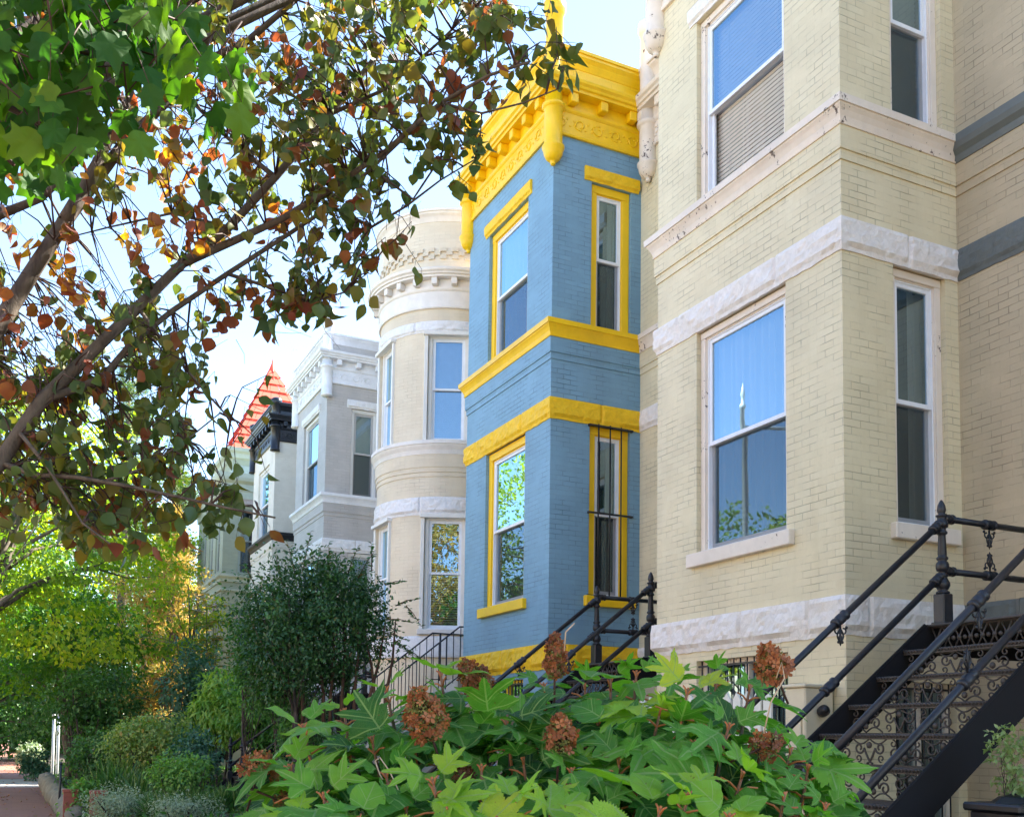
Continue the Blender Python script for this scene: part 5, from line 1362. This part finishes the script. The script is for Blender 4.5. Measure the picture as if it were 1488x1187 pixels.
def near_maple():
    base = Vector((-2.3, 2.4, GZ)); root = empty('maple_tree', base, 'maple with large lobed green leaves hanging into the upper left corner', 'tree')
    m = MB(); rs = random.Random(9)
    J = at(-500, -50, 3.2)
    m.tube([base, base+Vector((.05, .0, 1.6)), base+Vector((0, .1, 3.0)), J], [.20, .16, .12, .05], 12)
    LIM = [[(-500, -50, 3.2), (-250, 0, 3.1), (-100, 35, 3.1), (0, 52, 3.1), (70, 62, 3.1), (140, 80, 3.1), (230, 95, 3.1), (300, 103, 3.1)],
           [(-250, 0, 3.1), (-120, 90, 3.0), (0, 150, 3.0), (60, 180, 3.0), (120, 215, 3.0)], [(-100, 35, 3.1), (0, -10, 3.3), (100, -30, 3.3), (220, -10, 3.3)], [(-120, 90, 3.), (-40, 180, 2.9), (20, 240, 2.9)]]
    for ch in LIM:
        P_ = [at(*c) for c in ch]; n = len(P_); m.tube(P_, [.013*(1-.8*i/(n-1))+.003 for i in range(n)], 7)
    poly = [(-60, -60), (250, -60), (285, 30), (300, 70), (355, 90), (362, 150), (350, 205), (300, 190), (270, 150), (235, 190), (200, 205), (180, 180), (150, 215), (110, 225), (90, 265), (40, 285), (-60, 290)]
    def inside(x, y):
        c = False; j = len(poly)-1
        for i in range(len(poly)):
            xi, yi = poly[i]; xj, yj = poly[j]
            if (yi > y) != (yj > y) and x < (xj-xi)*(y-yi)/(yj-yi)+xi: c = not c
            j = i
        return c
    P, D, Nn, S, R_ = [], [], [], [], []
    while len(P) < 460:
        x, y = rs.uniform(-60, 360), rs.uniform(-60, 285)
        if not inside(x, y): continue
        if x > 110 and y > 95 and rs.random() < .45: continue
        if noise.noise(Vector((x/45, y/45, 8))) < -.28: continue
        q = at(x, y-12, rs.uniform(2.7, 3.6)); P.append(tuple(q)); dn = Vector((rs.gauss(0, .45), rs.gauss(0, .45), -1)); D.append(tuple(dn))
        Nn.append(tuple(Vector((rs.gauss(0, .7), rs.gauss(0, .7), rs.gauss(0, .5)))-CF*.5)); S.append(rs.uniform(.080, .125)); R_.append(rs.random()**1.1)
        b = q+Vector((rs.uniform(-.05, .05), rs.uniform(-.05, .05), rs.uniform(.04, .09))); m.tube([b, q], [.0016, .0012], 4)
        if rs.random() < .35:
            e = b+Vector((rs.gauss(0, .1), rs.gauss(0, .1), rs.gauss(.05, .06))); m.tube([e, b], [.0035, .002], 5)
    m.build('trunk', TWIG, root)
    P, D, Nn, S, R_ = map(np.array, (P, D, Nn, S, R_)); X, Y, Z = axes_from(D, Nn); pick = RNG.integers(0, 4, len(P))
    for k in range(4):
        tv, tf, uv = maple_t(60+k); s = pick == k; leaf_mesh('crown', tv, tf, P[s], X[s], Y[s], Z[s], S[s], R_[s], G_MAP, root)
near_maple()
def unseen_shade_crown(root_name, label_owner, cc, rad, nl, ls, mat, temp):  # extra leaves above the view, added only to shade the foliage below
    root = [o for o in bpy.data.objects if o.get('label') == label_owner][0]
    n = nl; g = nrm(RNG.normal(size=(n, 3)))*(RNG.random((n, 1))**.4); P = np.array(cc)[None]+g*np.array(rad)[None]
    f, r, u = np.array(CF), np.array(CR), np.array(CU); dep = P@f; py = CY-F_PX*(P@u)/np.maximum(dep, .05); px = CX+F_PX*(P@r)/np.maximum(dep, .05)
    keep = (dep < .1) | (py < -110) | (px < -60); P = P[keep]; n = len(P)
    X, Y, Z = axes_from(rvec(n)*.6+np.array([0, 0, -1.]), rvec(n)*.6+np.array([0, 0, 1.])); leaf_mesh('crown', *temp, P, X, Y, Z, ls*(.7+.6*RNG.random(n)), RNG.random(n), mat, root)  # this crown mesh is the added sun-blocking canopy, all out of view
    m = MB(); b = np.array(cc)
    for i in range(14):
        q = P[int(RNG.integers(0, n))]; m.tube([Vector(root.location)+Vector((0, 0, 3.0)), Vector((Vector(root.location)+Vector((0, 0, 3.0))).lerp(Vector(q), .5))+Vector((0, 0, .3)), Vector(q)], [.04, .02, .006], 5)
    m.build('limbs', BARK, root)  # limbs leading up to the added canopy
unseen_shade_crown('crown', 'maple with large lobed green leaves hanging into the upper left corner', (1.7, 2.8, 4.5), (2.0, 1.6, 1.0), 2600, .15, G_MAP, small_star)  # added unseen canopy that keeps direct sun off the maple leaves
unseen_shade_crown('crown', 'street tree reaching in from the left with long bare limbs and reddening heart-shaped leaves', (2.6, 5.2, 6.3), (2.8, 2.6, 1.2), 900, .10, G_AUT, diamond)  # thinner added canopy, out of view, partly shading the autumn leaves
# ================================================================== shrubs beside the houses
def P3(px, py, d): v = at(px, py, d); return v
def gbase(v, z=YZ): return (v.x, v.y, z)
OV = ovate(.26, .08, .2); OVL = ovate(.16, .06, .35)
def shrub(name, label, px, py, dep, wpx, hpx, nl, ls, mat, temp=OV, clumps=50, clump_r=.3, stems=5, tr=.05, z=YZ, **kw):
    c = P3(px, py, dep); rx = wpx/F_PX*dep; rz = hpx/F_PX*dep
    return tree(name, label, 'shrub', gbase(c, z), c, (rx, rx*.85, rz), nl, ls, mat, BARK2, tr, clumps, temp, clump_r, .8, shell=.5, stems=stems, **kw)
big = shrub('evergreen_shrub', 'big dark green glossy shrub with bare reddish stems in front of the round tower', 458, 905, 14.2, 106, 96, 19000, .060, G_SHR, clumps=150, clump_r=.27, stems=4, tr=.08, hang=.0)
def sprays():
    m = MB(); rs = random.Random(4); P, D, Nn, S = [], [], [], []
    for (x0, y0, x1, y1) in ((440, 830, 452, 772), (478, 830, 478, 788), (430, 840, 418, 790), (505, 835, 520, 795), (520, 840, 545, 800), (560, 850, 590, 845), (575, 880, 608, 870), (560, 900, 600, 905), (590, 880, 612, 910), (410, 850, 400, 805), (540, 830, 540, 790), (460, 830, 466, 795), (575, 935, 600, 950), (590, 945, 615, 960), (400, 870, 372, 830), (560, 920, 590, 930), (370, 850, 352, 820)):
        a, b = at(x0, y0, 14.0), at(x1, y1, 13.9); m.tube([a, a.lerp(b, .5)+Vector((0, 0, .03)), b], [.008, .006, .002], 5)
        for i in range(26):
            t = i/25; q = a.lerp(b, t); P.append(tuple(q)); d = Vector((rs.gauss(0, 1), rs.gauss(0, 1), .4)).normalized(); D.append(tuple(d)); Nn.append((rs.gauss(0, .5), rs.gauss(0, .5), 1)); S.append(rs.uniform(.045, .085))
    for (x0, y0, x1, y1) in ((470, 1010, 452, 900), (497, 1010, 500, 890), (480, 1015, 485, 900), (535, 1020, 560, 905), (515, 1010, 520, 900), (545, 1020, 530, 920), (440, 1010, 430, 910), (560, 1015, 575, 900)):
        m.tube([at(x0, y0+40, 14.1), at(x0, y0, 14.1), at((x0+x1)/2+3, (y0+y1)/2, 14.15), at(x1, y1, 14.1)], [.028, .024, .018, .008], 7)
    m.build('stems', mat_bark('red_brown_bark', (.05, .025, .015), (.12, .06, .035)), big)
    P, D, Nn, S = map(np.array, (P, D, Nn, S)); X, Y, Z = axes_from(D, Nn); leaf_mesh('crown', *OV, P, X, Y, Z, S, np.clip(.5+.5*RNG.random(len(P)), 0, .97), G_SHR, big)
sprays()
shrub('evergreen_shrub', 'mid green dense shrub joined to the left flank of the big glossy shrub', 392, 955, 14.9, 56, 82, 8500, .06, G_DK, clumps=80, clump_r=.28, stems=2, tr=.035)
shrub('laurel_shrub', 'light green shrub with long narrow leaves hanging over the black iron posts', 376, 1038, 22.6, 62, 54, 5600, .14, G_LT, OVL, 60, .22, hang=.5)
shrub('spotted_shrub', 'pale yellow-green long-leaved shrub left of the black iron posts', 322, 1030, 23.0, 34, 52, 2400, .18, G_LT, OVL, 40, .30, hang=.7, rnd_off=.15)
shrub('garden_shrub', 'deep green leafy shrub low between the iron posts and the stairs', 448, 1075, 14.6, 44, 50, 3600, .07, G_DK, OVL, 50, .25)
shrub('blue_green_shrub', 'blue-green feathery shrub behind the far iron staircase', 285, 1000, 24., 36, 60, 3600, .11, G_TEAL, OV, 50, .38)
shrub('blue_green_shrub', 'small blue-green shrub beside the lower left of the iron posts', 282, 1096, 18.6, 30, 30, 1900, .085, G_TEAL, OV, 30, .25)
shrub('holly_shrub', 'dark green holly with its round crown beside the pale metal post', 140, 1020, 25., 62, 44, 6500, .10, G_DK, OV, 70, .42, tr=.09)
shrub('garden_shrub', 'loose yellow-green shrub with a few orange leaves behind the low front garden', 222, 1078, 19.5, 66, 34, 5200, .075, mat_leaf('mixed_garden_leaf', [(0, (.09, .18, .04)), (.6, (.20, .31, .07)), (.9, (.36, .36, .09)), (1, (.50, .22, .06))], .5, .35), OV, 60, .30)
shrub('garden_shrub', 'green flowering shrub with tiny white blooms beside the brick posts', 150, 1100, 21., 44, 30, 3000, .08, G_DK, OV, 40, .30)
shrub('garden_shrub', 'bright green bush low in the bed right of the brick posts', 262, 1122, 17.2, 40, 20, 2600, .065, G_LT, OV, 34, .20)
shrub('garden_shrub', 'dark leafy bush at the foot of the far garden stairs', 300, 1060, 24.5, 44, 44, 3400, .08, G_DK, OV, 40, .3)
shrub('ivy_mound', 'green ivy mound spilling over the brick post', 122, 1160, 17.6, 18, 26, 1300, .07, G_LT, OV, 20, .2)
shrub('variegated_shrub', 'pale silvery variegated low shrub at the bottom left edge of the bed', 185, 1168, 15.4, 52, 20, 5200, .035, G_PALE, OV, 50, .18)
shrub('variegated_shrub', 'second pale variegated low shrub, nearer the hydrangea', 270, 1175, 14.6, 44, 14, 3200, .035, G_PALE, OV, 34, .16)
shrub('street_shrub', 'grey-green bush where the far sidewalk meets the garden', 55, 1110, 34., 18, 16, 1200, .12, G_TEAL, OV, 18, .3)
shrub('street_shrub', 'cream flowering bush beside the far sidewalk', 42, 1096, 42., 12, 14, 900, .14, G_PALE, OV, 14, .35)
# sapling with long compound leaves
def sapling():
    c = at(305, 1010, 27.); root = empty('sapling', gbase(c), 'thin sapling with long arching rows of small leaves in front of the sage green house', 'tree')
    m = MB(); rs = random.Random(8); P, D, Nn, S = [], [], [], []
    b = Vector(gbase(c)); tops = [at(300, 880, 27), at(280, 960, 27), at(318, 900, 26.9), at(255, 930, 27.1)]
    for t in tops: m.tube([b, b.lerp(t, .5)+Vector((0, 0, .2)), t], [.022, .015, .006], 6)
    for i in range(44):
        t = rs.choice(tops); a = b.lerp(t, rs.uniform(.55, 1.)); d = Vector((rs.gauss(0, 1), rs.gauss(0, 1), .25)).normalized(); l = rs.uniform(.5, .95); e = a+d*l-Vector((0, 0, .12)); m.tube([a, a.lerp(e, .5)+Vector((0, 0, .06)), e], [.006, .004, .002], 4)
        for k in range(13):
            q = a.lerp(e, .15+.85*k/12); s = d.cross(Vector((0, 0, 1))).normalized()
            for sg in (-1, 1): P.append(tuple(q)); D.append(tuple(s*sg+d*.4+Vector((0, 0, -.25)))); Nn.append((rs.gauss(0, .2), rs.gauss(0, .2), 1)); S.append(rs.uniform(.10, .16))
    m.build('trunk', BARK2, root); P, D, Nn, S = map(np.array, (P, D, Nn, S)); X, Y, Z = axes_from(D, Nn); leaf_mesh('crown', *OV, P, X, Y, Z, S, RNG.random(len(P))**.7, mat_leaf('sapling_leaf', [(0, (.05, .11, .02)), (.6, (.14, .20, .03)), (1, (.40, .20, .05))], .5, .45), root)
sapling()
# grass clumps (individual tufts) and ground cover
def tuft(label, px, py, dep, n=260, h=.32, mat=G_GRASS, r=.22, group='grass tufts in the front bed'):
    c = at(px, py, dep); b = Vector((c.x, c.y, gz(c.x, c.y))); root = b
    P = np.array(tuple(b))[None]+np.concatenate([RNG.normal(size=(n, 2))*r*.45, np.zeros((n, 1))], 1); D = RNG.normal(size=(n, 3))*.55+np.array([0, 0, 1.]); D[:, 2] = np.abs(D[:, 2])
    X, Y, Z = axes_from(D, rvec(n)); V = []
    bl = ([(0, 0, 0), (-.022, .35, .0), (.022, .35, 0), (-.018, .7, -.10), (.018, .7, -.10), (0, 1, -.34)], [(0, 2, 1), (1, 2, 4, 3), (3, 4, 5)])
    e = empty('grass_tuft', tuple(b), label, 'grass', group)
    leaf_mesh('blades', *bl, P, X, Y, Z, h*(.6+.6*RNG.random(n)), RNG.random(n), mat, e)
LBL = ['arching strappy grass tuft beneath the black iron posts', 'grass tuft just left of the stone block of the posts', 'grass tuft at the bottom edge between the pale shrubs', 'wispy tall grass tuft behind the pale shrub', 'grass tuft against the hydrangea at the bottom edge', 'bright fine grass tuft left of the iron posts', 'thin upright grass clump beside the brick posts']
for lb_, (px, py, d, n, h) in zip(LBL, ((330, 1178, 16.2, 420, .42), (290, 1172, 15.6, 380, .40), (235, 1182, 15.2, 360, .40), (170, 1150, 18., 300, .75), (385, 1190, 14.5, 380, .38), (265, 1158, 17., 460, .40), (205, 1140, 17.5, 300, .6))): tuft(lb_, px, py, d, n, h)
def cover():
    n = 26000; x = RNG.uniform(1.0, 7.2, n); y = RNG.uniform(3, 45, n)**1.0; nv = np.array([noise.noise(Vector((a*.9, b*.5, 2))) for a, b in zip(x, y)]); k = nv > -.25; x, y = x[k], y[k]; n = len(x)
    z = np.array([gz(a, b) for a, b in zip(x, y)])+RNG.random(n)*.13; P = np.stack([x, y, z], 1); D = rvec(n)+np.array([0, 0, .3]); X, Y, Z = axes_from(D, rvec(n)*.6+np.array([0, 0, 1.]))
    o = leaf_mesh('ground_cover', *OV, P, X, Y, Z, .05+.06*RNG.random(n), RNG.random(n), G_DK, None, smooth=False); tag(o, 'low leafy ground cover spread over the front garden beds', 'ground cover', kind='stuff')
cover()
# ================================================================== trees further along the street
tree('maple_tree', 'tall maple with sunlit yellow-green foliage at the left edge above the sidewalk', 'tree', (-1.7, 21.5, GZ), at(45, 755, 23), (3.4, 2.6, 3.3), 19000, .13, G_YG, clumps=150, clump_r=.62, tr=.2, flat=.45)
tree('maple_tree', 'darker green maple spreading low over the sidewalk behind the yellow-green one', 'tree', gbase(at(106, 1030, 29), GZ), at(100, 935, 27.5), (2.0, 2.0, 1.5), 9000, .14, G_MAP, clumps=120, clump_r=.65, tr=.16, flat=.4, rnd_off=.15)
tree('maple_tree', 'dark leafy street tree low at the left edge over the far sidewalk', 'tree', (-1.9, 36, GZ), at(-10, 985, 34), (3.0, 3.0, 1.9), 12000, .17, G_DK, clumps=70, clump_r=.8, tr=.16, flat=.45, rnd_off=.1)
def conifer(label, px, dep, ytop, ybase, wpx, seed=1, mat=G_PINE, name='pine_tree'):
    b = at(px, 1075, dep); base = Vector((b.x, b.y, GZ)); top = at(px, ytop, dep); root = empty(name, base, label, 'tree'); rs = random.Random(seed); H = top.z-base.z; z0 = at(px, ybase, dep).z-base.z
    m = MB(); m.tube([base, base+Vector((.1, 0, H*.5)), base+Vector((0, 0, H))], [.28, .19, .03], 10); P, D = [], []; W = wpx/F_PX*dep
    for i in range(120):
        t = rs.random(); z = z0+(H-z0)*t; L_ = W*(1-t*.85)*rs.uniform(.6, 1.1); an = rs.uniform(0, 2*PI); d = Vector((math.cos(an), math.sin(an), rs.uniform(-.15, .25))); a = base+Vector((0, 0, z)); e = a+d*L_; m.tube([a, a.lerp(e, .5)+Vector((0, 0, .1)), e], [.05*(1-t*.7), .03, .008], 5)
        for k in range(30):
            q = a.lerp(e, rs.uniform(.25, 1.05))+Vector((rs.gauss(0, .16), rs.gauss(0, .16), rs.gauss(.03, .10)))
            for j in range(6): P.append(tuple(q)); D.append((rs.gauss(0, 1), rs.gauss(0, 1), rs.gauss(.4, .8)))
    m.build('trunk', BARK, root); P, D = np.array(P), np.array(D); n = len(P); X, Y, Z = axes_from(D, rvec(n)); nb = ([(0, 0, 0), (-.06, .5, 0), (0, 1, 0), (.06, .5, 0)], [(0, 3, 2, 1)])
    leaf_mesh('crown', *nb, P, X, Y, Z, .20*(.7+.6*RNG.random(n)), RNG.random(n), mat, root, smooth=False)
conifer('tall open pine with a grey trunk rising behind the sidewalk trees', 165, 42, 505, 860, 95)
conifer('second pine close to the sage green house, slightly lower', 245, 40, 600, 960, 62, 5)
conifer('sunlit golden cedar in front of the distant pines beside the sage green house', 238, 34, 735, 1055, 72, 9, G_GOLD, 'cedar_tree')
tree('golden_tree', 'golden brown sunlit tree low beside the cedar', 'tree', gbase(at(215, 1060, 35.5), GZ), at(215, 930, 35.5), (1.9, 1.7, 3.4), 9000, .14, G_GOLD, clumps=70, clump_r=.6, tr=.12)
tree('golden_tree', 'thin yellowing tree overlapping the left wall of the sage green house', 'tree', gbase(at(300, 1060, 31), GZ), at(272, 890, 31), (1.0, 1.0, 2.4), 3200, .13, G_YG, clumps=40, clump_r=.45, tr=.07)
for i, (px, py, dep, rx, rz, mt, lab) in enumerate(((110, 960, 60, 7, 4.5, G_DK, 'distant dark tree closing the end of the gardens'), (20, 1000, 75, 5, 3.6, G_YG, 'distant yellow-green tree over the end of the sidewalk'), (210, 990, 55, 5, 4.0, G_DK, 'distant tree behind the golden cedar'),
        (300, 960, 70, 7, 6.0, G_YG, 'distant pale tree rising behind the sage green house'), (60, 800, 90, 10, 10, G_YG, 'farthest sunlit tree at the end of the street'), (-60, 930, 60, 5, 6, G_YG, 'distant tree on the street side of the sidewalk'), (110, 800, 62, 6, 6, G_DK, 'tall distant tree between the maple and the pine'), (60, 1050, 58, 3.0, 1.6, G_DK, 'low distant bush at the far end of the gardens'))):
    tree('street_tree', lab, 'tree', gbase(at(px, 1075, dep), GZ), at(px, py, dep), (rx, rx, rz), 9000, .30, mt, clumps=70, clump_r=1.4, tr=.25, flat=.6)
# trees across the street: seen mirrored in the window panes
for i, (x, y, h, r, mt, lab) in enumerate(((-15, 18, 5.0, 3.4, G_YG, 'small round tree across the street'), (-16, 36.5, 8.9, 4.8, G_YG, 'broad tree across the street mirrored in the cream house window'), (-15.5, 52, 6.5, 5.5, G_YG, 'tall tree across the street mirrored in the blue house window'),
        (-17, 58, 7, 6, G_DK, 'dark tree across the street further on'), (-15, 74, 8, 6, G_YG, 'far tree across the street'), (-2.6, -6., 9.5, 4.6, G_GOLD, 'golden street tree behind the viewer mirrored in the tower window'), (-4.2, -14, 8.5, 5.0, G_GOLD, 'tall golden tree behind the viewer'), (-16, 6, 4.5, 3, G_DK, 'tree across the street behind the viewer'))):
    tree('street_tree', lab, 'tree', (x, y, GZ), (x, y, h-r*.55), (r, r, r*.8), 9000, .30, mt, clumps=70, clump_r=1.0, tr=.22)
# ================================================================== small things
BRK = mat_brick('red_brick_post', (.30, .085, .05), .9, .8, (.18, .08, .06))
def bpost(px, ytop, dep, w, label, h=None):
    c = at(px, ytop, dep); z0 = gz(c.x, c.y)-.1 if c.x > .95 else GZ; z1 = c.z; z0 = min(z0, z1-.4)
    m = MB(); p = Path([(c.x+w/2, c.y-w/2), (c.x-w/2, c.y-w/2), (c.x-w/2, c.y+w/2), (c.x+w/2, c.y+w/2), (c.x+w/2, c.y-w/2)])
    r = empty('brick_post', (c.x, c.y, z0), label, 'post', 'low brick posts'); wall(m, p, z0, z1-.05); m.build('shaft', BRK, r)
    m = MB(); m.box(c.x-w/2-.015, c.x+w/2+.015, c.y-w/2-.015, c.y+w/2+.015, z1-.05, z1, .006); m.build('cap', BRK, r)
bpost(103, 1146, 17.5, .22, 'low red brick post nearest the sidewalk'); bpost(143, 1148, 17.0, .24, 'low red brick post among ivy, right of the sidewalk one'); bpost(120, 1136, 19.5, .30, 'reddish brick post standing behind the other two')
def rock_wall():
    STN = mat_rock('mossy_stone', (.22, .20, .15), .9); rs = random.Random(2)
    r = empty('retaining_wall', (1.0, 26, GZ), 'low mossy boulder wall holding the garden beside the sidewalk', 'wall')
    for i in range(26):
        y = 19.2+i*.55; x = 1.02+rs.uniform(-.06, .06)+(.0 if y < 26 else .0); rr = rs.uniform(.24, .34); m = MB(); V = []; n = 9; k = 7
        for a in range(k+1):
            for b in range(n):
                th = PI*a/k; ph = 2*PI*b/n; d = Vector((math.sin(th)*math.cos(ph), math.sin(th)*math.sin(ph), math.cos(th))); s = 1+.22*noise.noise(d*1.8+Vector((i, 0, 0)))
                V.append(Vector((x, y, GZ+.16))+Vector((d.x*rr*.75, d.y*rr*1.1, d.z*rr*.85))*s)
        F = [(a*n+b, (a+1)*n+b, (a+1)*n+(b+1) % n, a*n+(b+1) % n) for a in range(k) for b in range(n)]; m.add(V, F, None, True); m.build('boulder', STN, r)
rock_wall()
def posts():
    GM = mat_simple('galvanised_post', (.62, .64, .62), .35, .3)
    for i, (px, lab) in enumerate(((77, 'left one of two pale metal posts beside the sidewalk'), (84, 'right one of two pale metal posts beside the sidewalk'))):
        a, b = at(px-1.0, 1116, 31), at(px+1.5, 1040, 31); m = MB(); m.tube([Vector((a.x, a.y, GZ)), a, b], .042, 10); m.lathe(b, [(.042, 0), (.05, .01), (.05, .04), (.02, .07)], 10); m.lathe(Vector((a.x, a.y, GZ)), [(.11, 0), (.11, .03), (.06, .05)], 10)
        o = m.build('metal_post', GM, loc=(a.x, a.y, GZ)); tag(o, lab, 'post', 'pale metal posts')
    a = at(86, 1166, 20); b = at(88, 1110, 20); m = MB(); m.tube([Vector((a.x, a.y, GZ)), Vector((a.x, a.y, b.z))], .022, 8); m.lathe(Vector((a.x, a.y, b.z)), [(.022, -.01), (.03, 0), (.026, .03), (.005, .045)], 8)
    tag(m.build('iron_post', IRON, loc=(a.x, a.y, GZ)), 'thin black iron post by the boulder wall', 'post')
posts()
def lamp():
    GM = mat_simple('white_lamp_metal', (.60, .62, .62), .35, .2); x, y = -2.45, 19.6
    r = empty('street_lamp', (x, y, GZ), 'tall pale street lamp by the kerb, mirrored in the cream house window', 'street lamp')
    m = MB(); m.lathe(Vector((x, y, GZ)), [(.22, 0), (.22, .5), (.12, .6), (.10, 1.), (.085, 5), (.06, 9.6), (.09, 9.62), (.09, 9.7), (.05, 9.75), (.05, 9.9), (.07, 9.95), (.03, 10.1), (.005, 10.25)], 16); m.build('pole', GM, r)
    m = MB(); m.tube([(x, y, 7.55), (x-1.2, y, 7.7), (x-2.6, y, 7.72)], .045, 8); a = m.build('arm', GM, r)
    m = MB(); m.lathe(Vector((x-2.75, y, 7.60)), [(.10, 0), (.16, .03), (.14, .12), (.05, .2)], 14); m.build('lamp_head', GM, r)
lamp()
def planter():
    x, y = 5.36, 4.25; r = empty('planter', (x, y, YZ), 'black square planter with a small pale-leaved plant at the lower right edge', 'planter')
    m = MB(); z1 = -.34
    for (a, b, za, zb) in ((.17, .17, YZ, z1-.05),): m.box(x-a, x+a, y-b, y+b, za, zb, .01)
    m.box(x-.20, x+.20, y-.20, y+.20, z1-.05, z1, .012); m.lathe(Vector((x, y, z1)), [(.16, 0), (.10, .035), (.03, .05), (.01, .06)], 4, smooth=False); m.build('planter_box', IRON, r)
planter()
tree('potted_plant', 'airy small-leaved plant with pinkish tips at the lower right edge', 'plant', (5.36, 4.25, -.34), (5.38, 4.25, -.12), (.13, .13, .24), 700, .036, mat_leaf('potted_leaf', [(0, (.10, .22, .06)), (.8, (.32, .42, .18)), (1, (.45, .20, .22))], .5, .35), BARK2, .008, 26, OV, .07, 1., stems=4)
def boulder():
    c = at(742, 1030, 5.6); m = MB(); V = []; n = 22; k = 12
    for a in range(k+1):
        for b in range(n):
            th = PI*a/k; ph = 2*PI*b/n; d = Vector((math.sin(th)*math.cos(ph), math.sin(th)*math.sin(ph), math.cos(th))); s = 1+.25*noise.noise(d*1.5)+.1*noise.noise(d*5); V.append(c+Vector((d.x*.26, d.y*.2, d.z*.09-.02))*s)
    F = [(a*n+b, (a+1)*n+b, (a+1)*n+(b+1) % n, a*n+(b+1) % n) for a in range(k) for b in range(n)]; m.add(V, F, None, True)
    m.lathe(Vector((c.x, c.y, YZ)), [(.10, 0), (.08, .4), (.07, c.z-YZ-.03)], 10)
    tag(m.build('stone_birdbath', mat_rock('weathered_stone', (.26, .21, .17), .9), loc=(c.x, c.y, YZ)), 'weathered brown-grey stone top showing between the leaves in front of the blue house', 'stone')
boulder()
def car():
    # compact parked car seen end-on, very small, at the end of the sidewalk
    WH = mat_simple('white_car_paint', (.75, .76, .78), .25); DG = mat_simple('dark_car_glass', (.02, .025, .03), .1); RB = mat_simple('black_rubber', (.02, .02, .02), .7)
    b = at(12, 1082, 105); x, y = b.x, b.y; r = empty('parked_car', (x, y, GZ), 'small white car crossing the far end of the sidewalk', 'car')
    prof = [(-2.1, .35), (-2.15, .75), (-1.3, .92), (-.75, 1.4), (.7, 1.45), (1.45, .98), (2.1, .85), (2.15, .35)]
    m = MB(); V = [(x+px_, y+s*.85*(1 if pz < 1.2 else .82), GZ+pz) for s in (-1, 1) for px_, pz in prof]; n = len(prof); m.add(V, [tuple(range(n)), tuple(range(2*n-1, n-1, -1))]+[(i, i+n, (i+1) % n+n, (i+1) % n) for i in range(n)]); m.build('body', WH, r)
    m = MB(); V = [(x+px_, y+s*.86, GZ+pz) for s in (-1, 1) for px_, pz in ((-1.15, .97), (-.7, 1.34), (.62, 1.38), (1.25, 1.0))]; m.add(V, [(0, 1, 2, 3), (7, 6, 5, 4)]); m.build('side_windows', DG, r)
    for px_ in (-1.35, 1.35):
        for s in (-1, 1): m = MB(); m.lathe(Vector((x+px_, y+s*.78, GZ+.33)), [(.2, -.1), (.33, -.1), (.33, .1), (.2, .1)], 20, Vector((0, 1, 0))); m.build('wheel', RB, r)
car()

def bounce_row():  # unseen houses opposite, added so their sunlit fronts bounce light onto the row
    cols = ((.62, .50, .36), (.55, .24, .16), (.68, .62, .50), (.60, .42, .30), (.70, .66, .58), (.58, .30, .20), (.66, .56, .40), (.62, .50, .36), (.6, .35, .25))
    names = ('tan', 'brick red', 'pale cream', 'light brown', 'off-white', 'dark red', 'sand coloured', 'beige', 'rust red')
    for k, (c, nm_) in enumerate(zip(cols, names)):
        y0 = -12+k*7.; x = -20.; r = empty('bounce_town_house', (x, y0, GZ), nm_+' town house across the street, unseen, added to bounce sunlight onto the row', 'house', 'unseen town houses added for bounce light')
        bm_ = mat_brick('facing_brick', c, .5); p = Path([(x, y0+6.98), (x, y0)]); h = 8.2; hol = [(a, a+1., z, z+1.9) for a in (1., 3., 5.) for z in (.2, 3.5)]
        m = MB(); wall(m, p, GZ-.1, h, hol, reveal=.2); m.box(x-9, x-.01, y0, y0+6.98, h-.1, h); m.quad((x, y0, GZ), (x-9, y0, GZ), (x-9, y0, h), (x, y0, h)); m.quad((x, y0+6.98, GZ), (x, y0+6.98, h), (x-9, y0+6.98, h), (x-9, y0+6.98, GZ)); m.build('wall', bm_, r)
        m = MB(); sweep(m, p, [(-.01, h-.5), (.1, h-.45), (.15, h-.2), (.35, h-.1), (.35, h+.05), (-.1, h+.08)]); m.build('cornice', WHITE, r)
        for a, b, z0, z1 in hol:
            m = MB(); q0, q1 = p.at(a), p.at(b); n_ = Vector((-.15, 0, 0)); m.quad(Vector((q0.x, q0.y, z0))+n_, Vector((q1.x, q1.y, z0))+n_, Vector((q1.x, q1.y, z1))+n_, Vector((q0.x, q0.y, z1))+n_); m.build('window', BLIND, r)
bounce_row()

_P, _X, _Y, _Z = litter(); tag(leaf_mesh('leaf_litter', *ovate(.44, .15, .3), _P, _X, _Y, _Z, .05+.03*RNG.random(len(_P)), .55+.45*RNG.random(len(_P)), G_AUT, None), 'fallen leaves scattered over the brick sidewalk', 'leaf litter', kind='stuff')
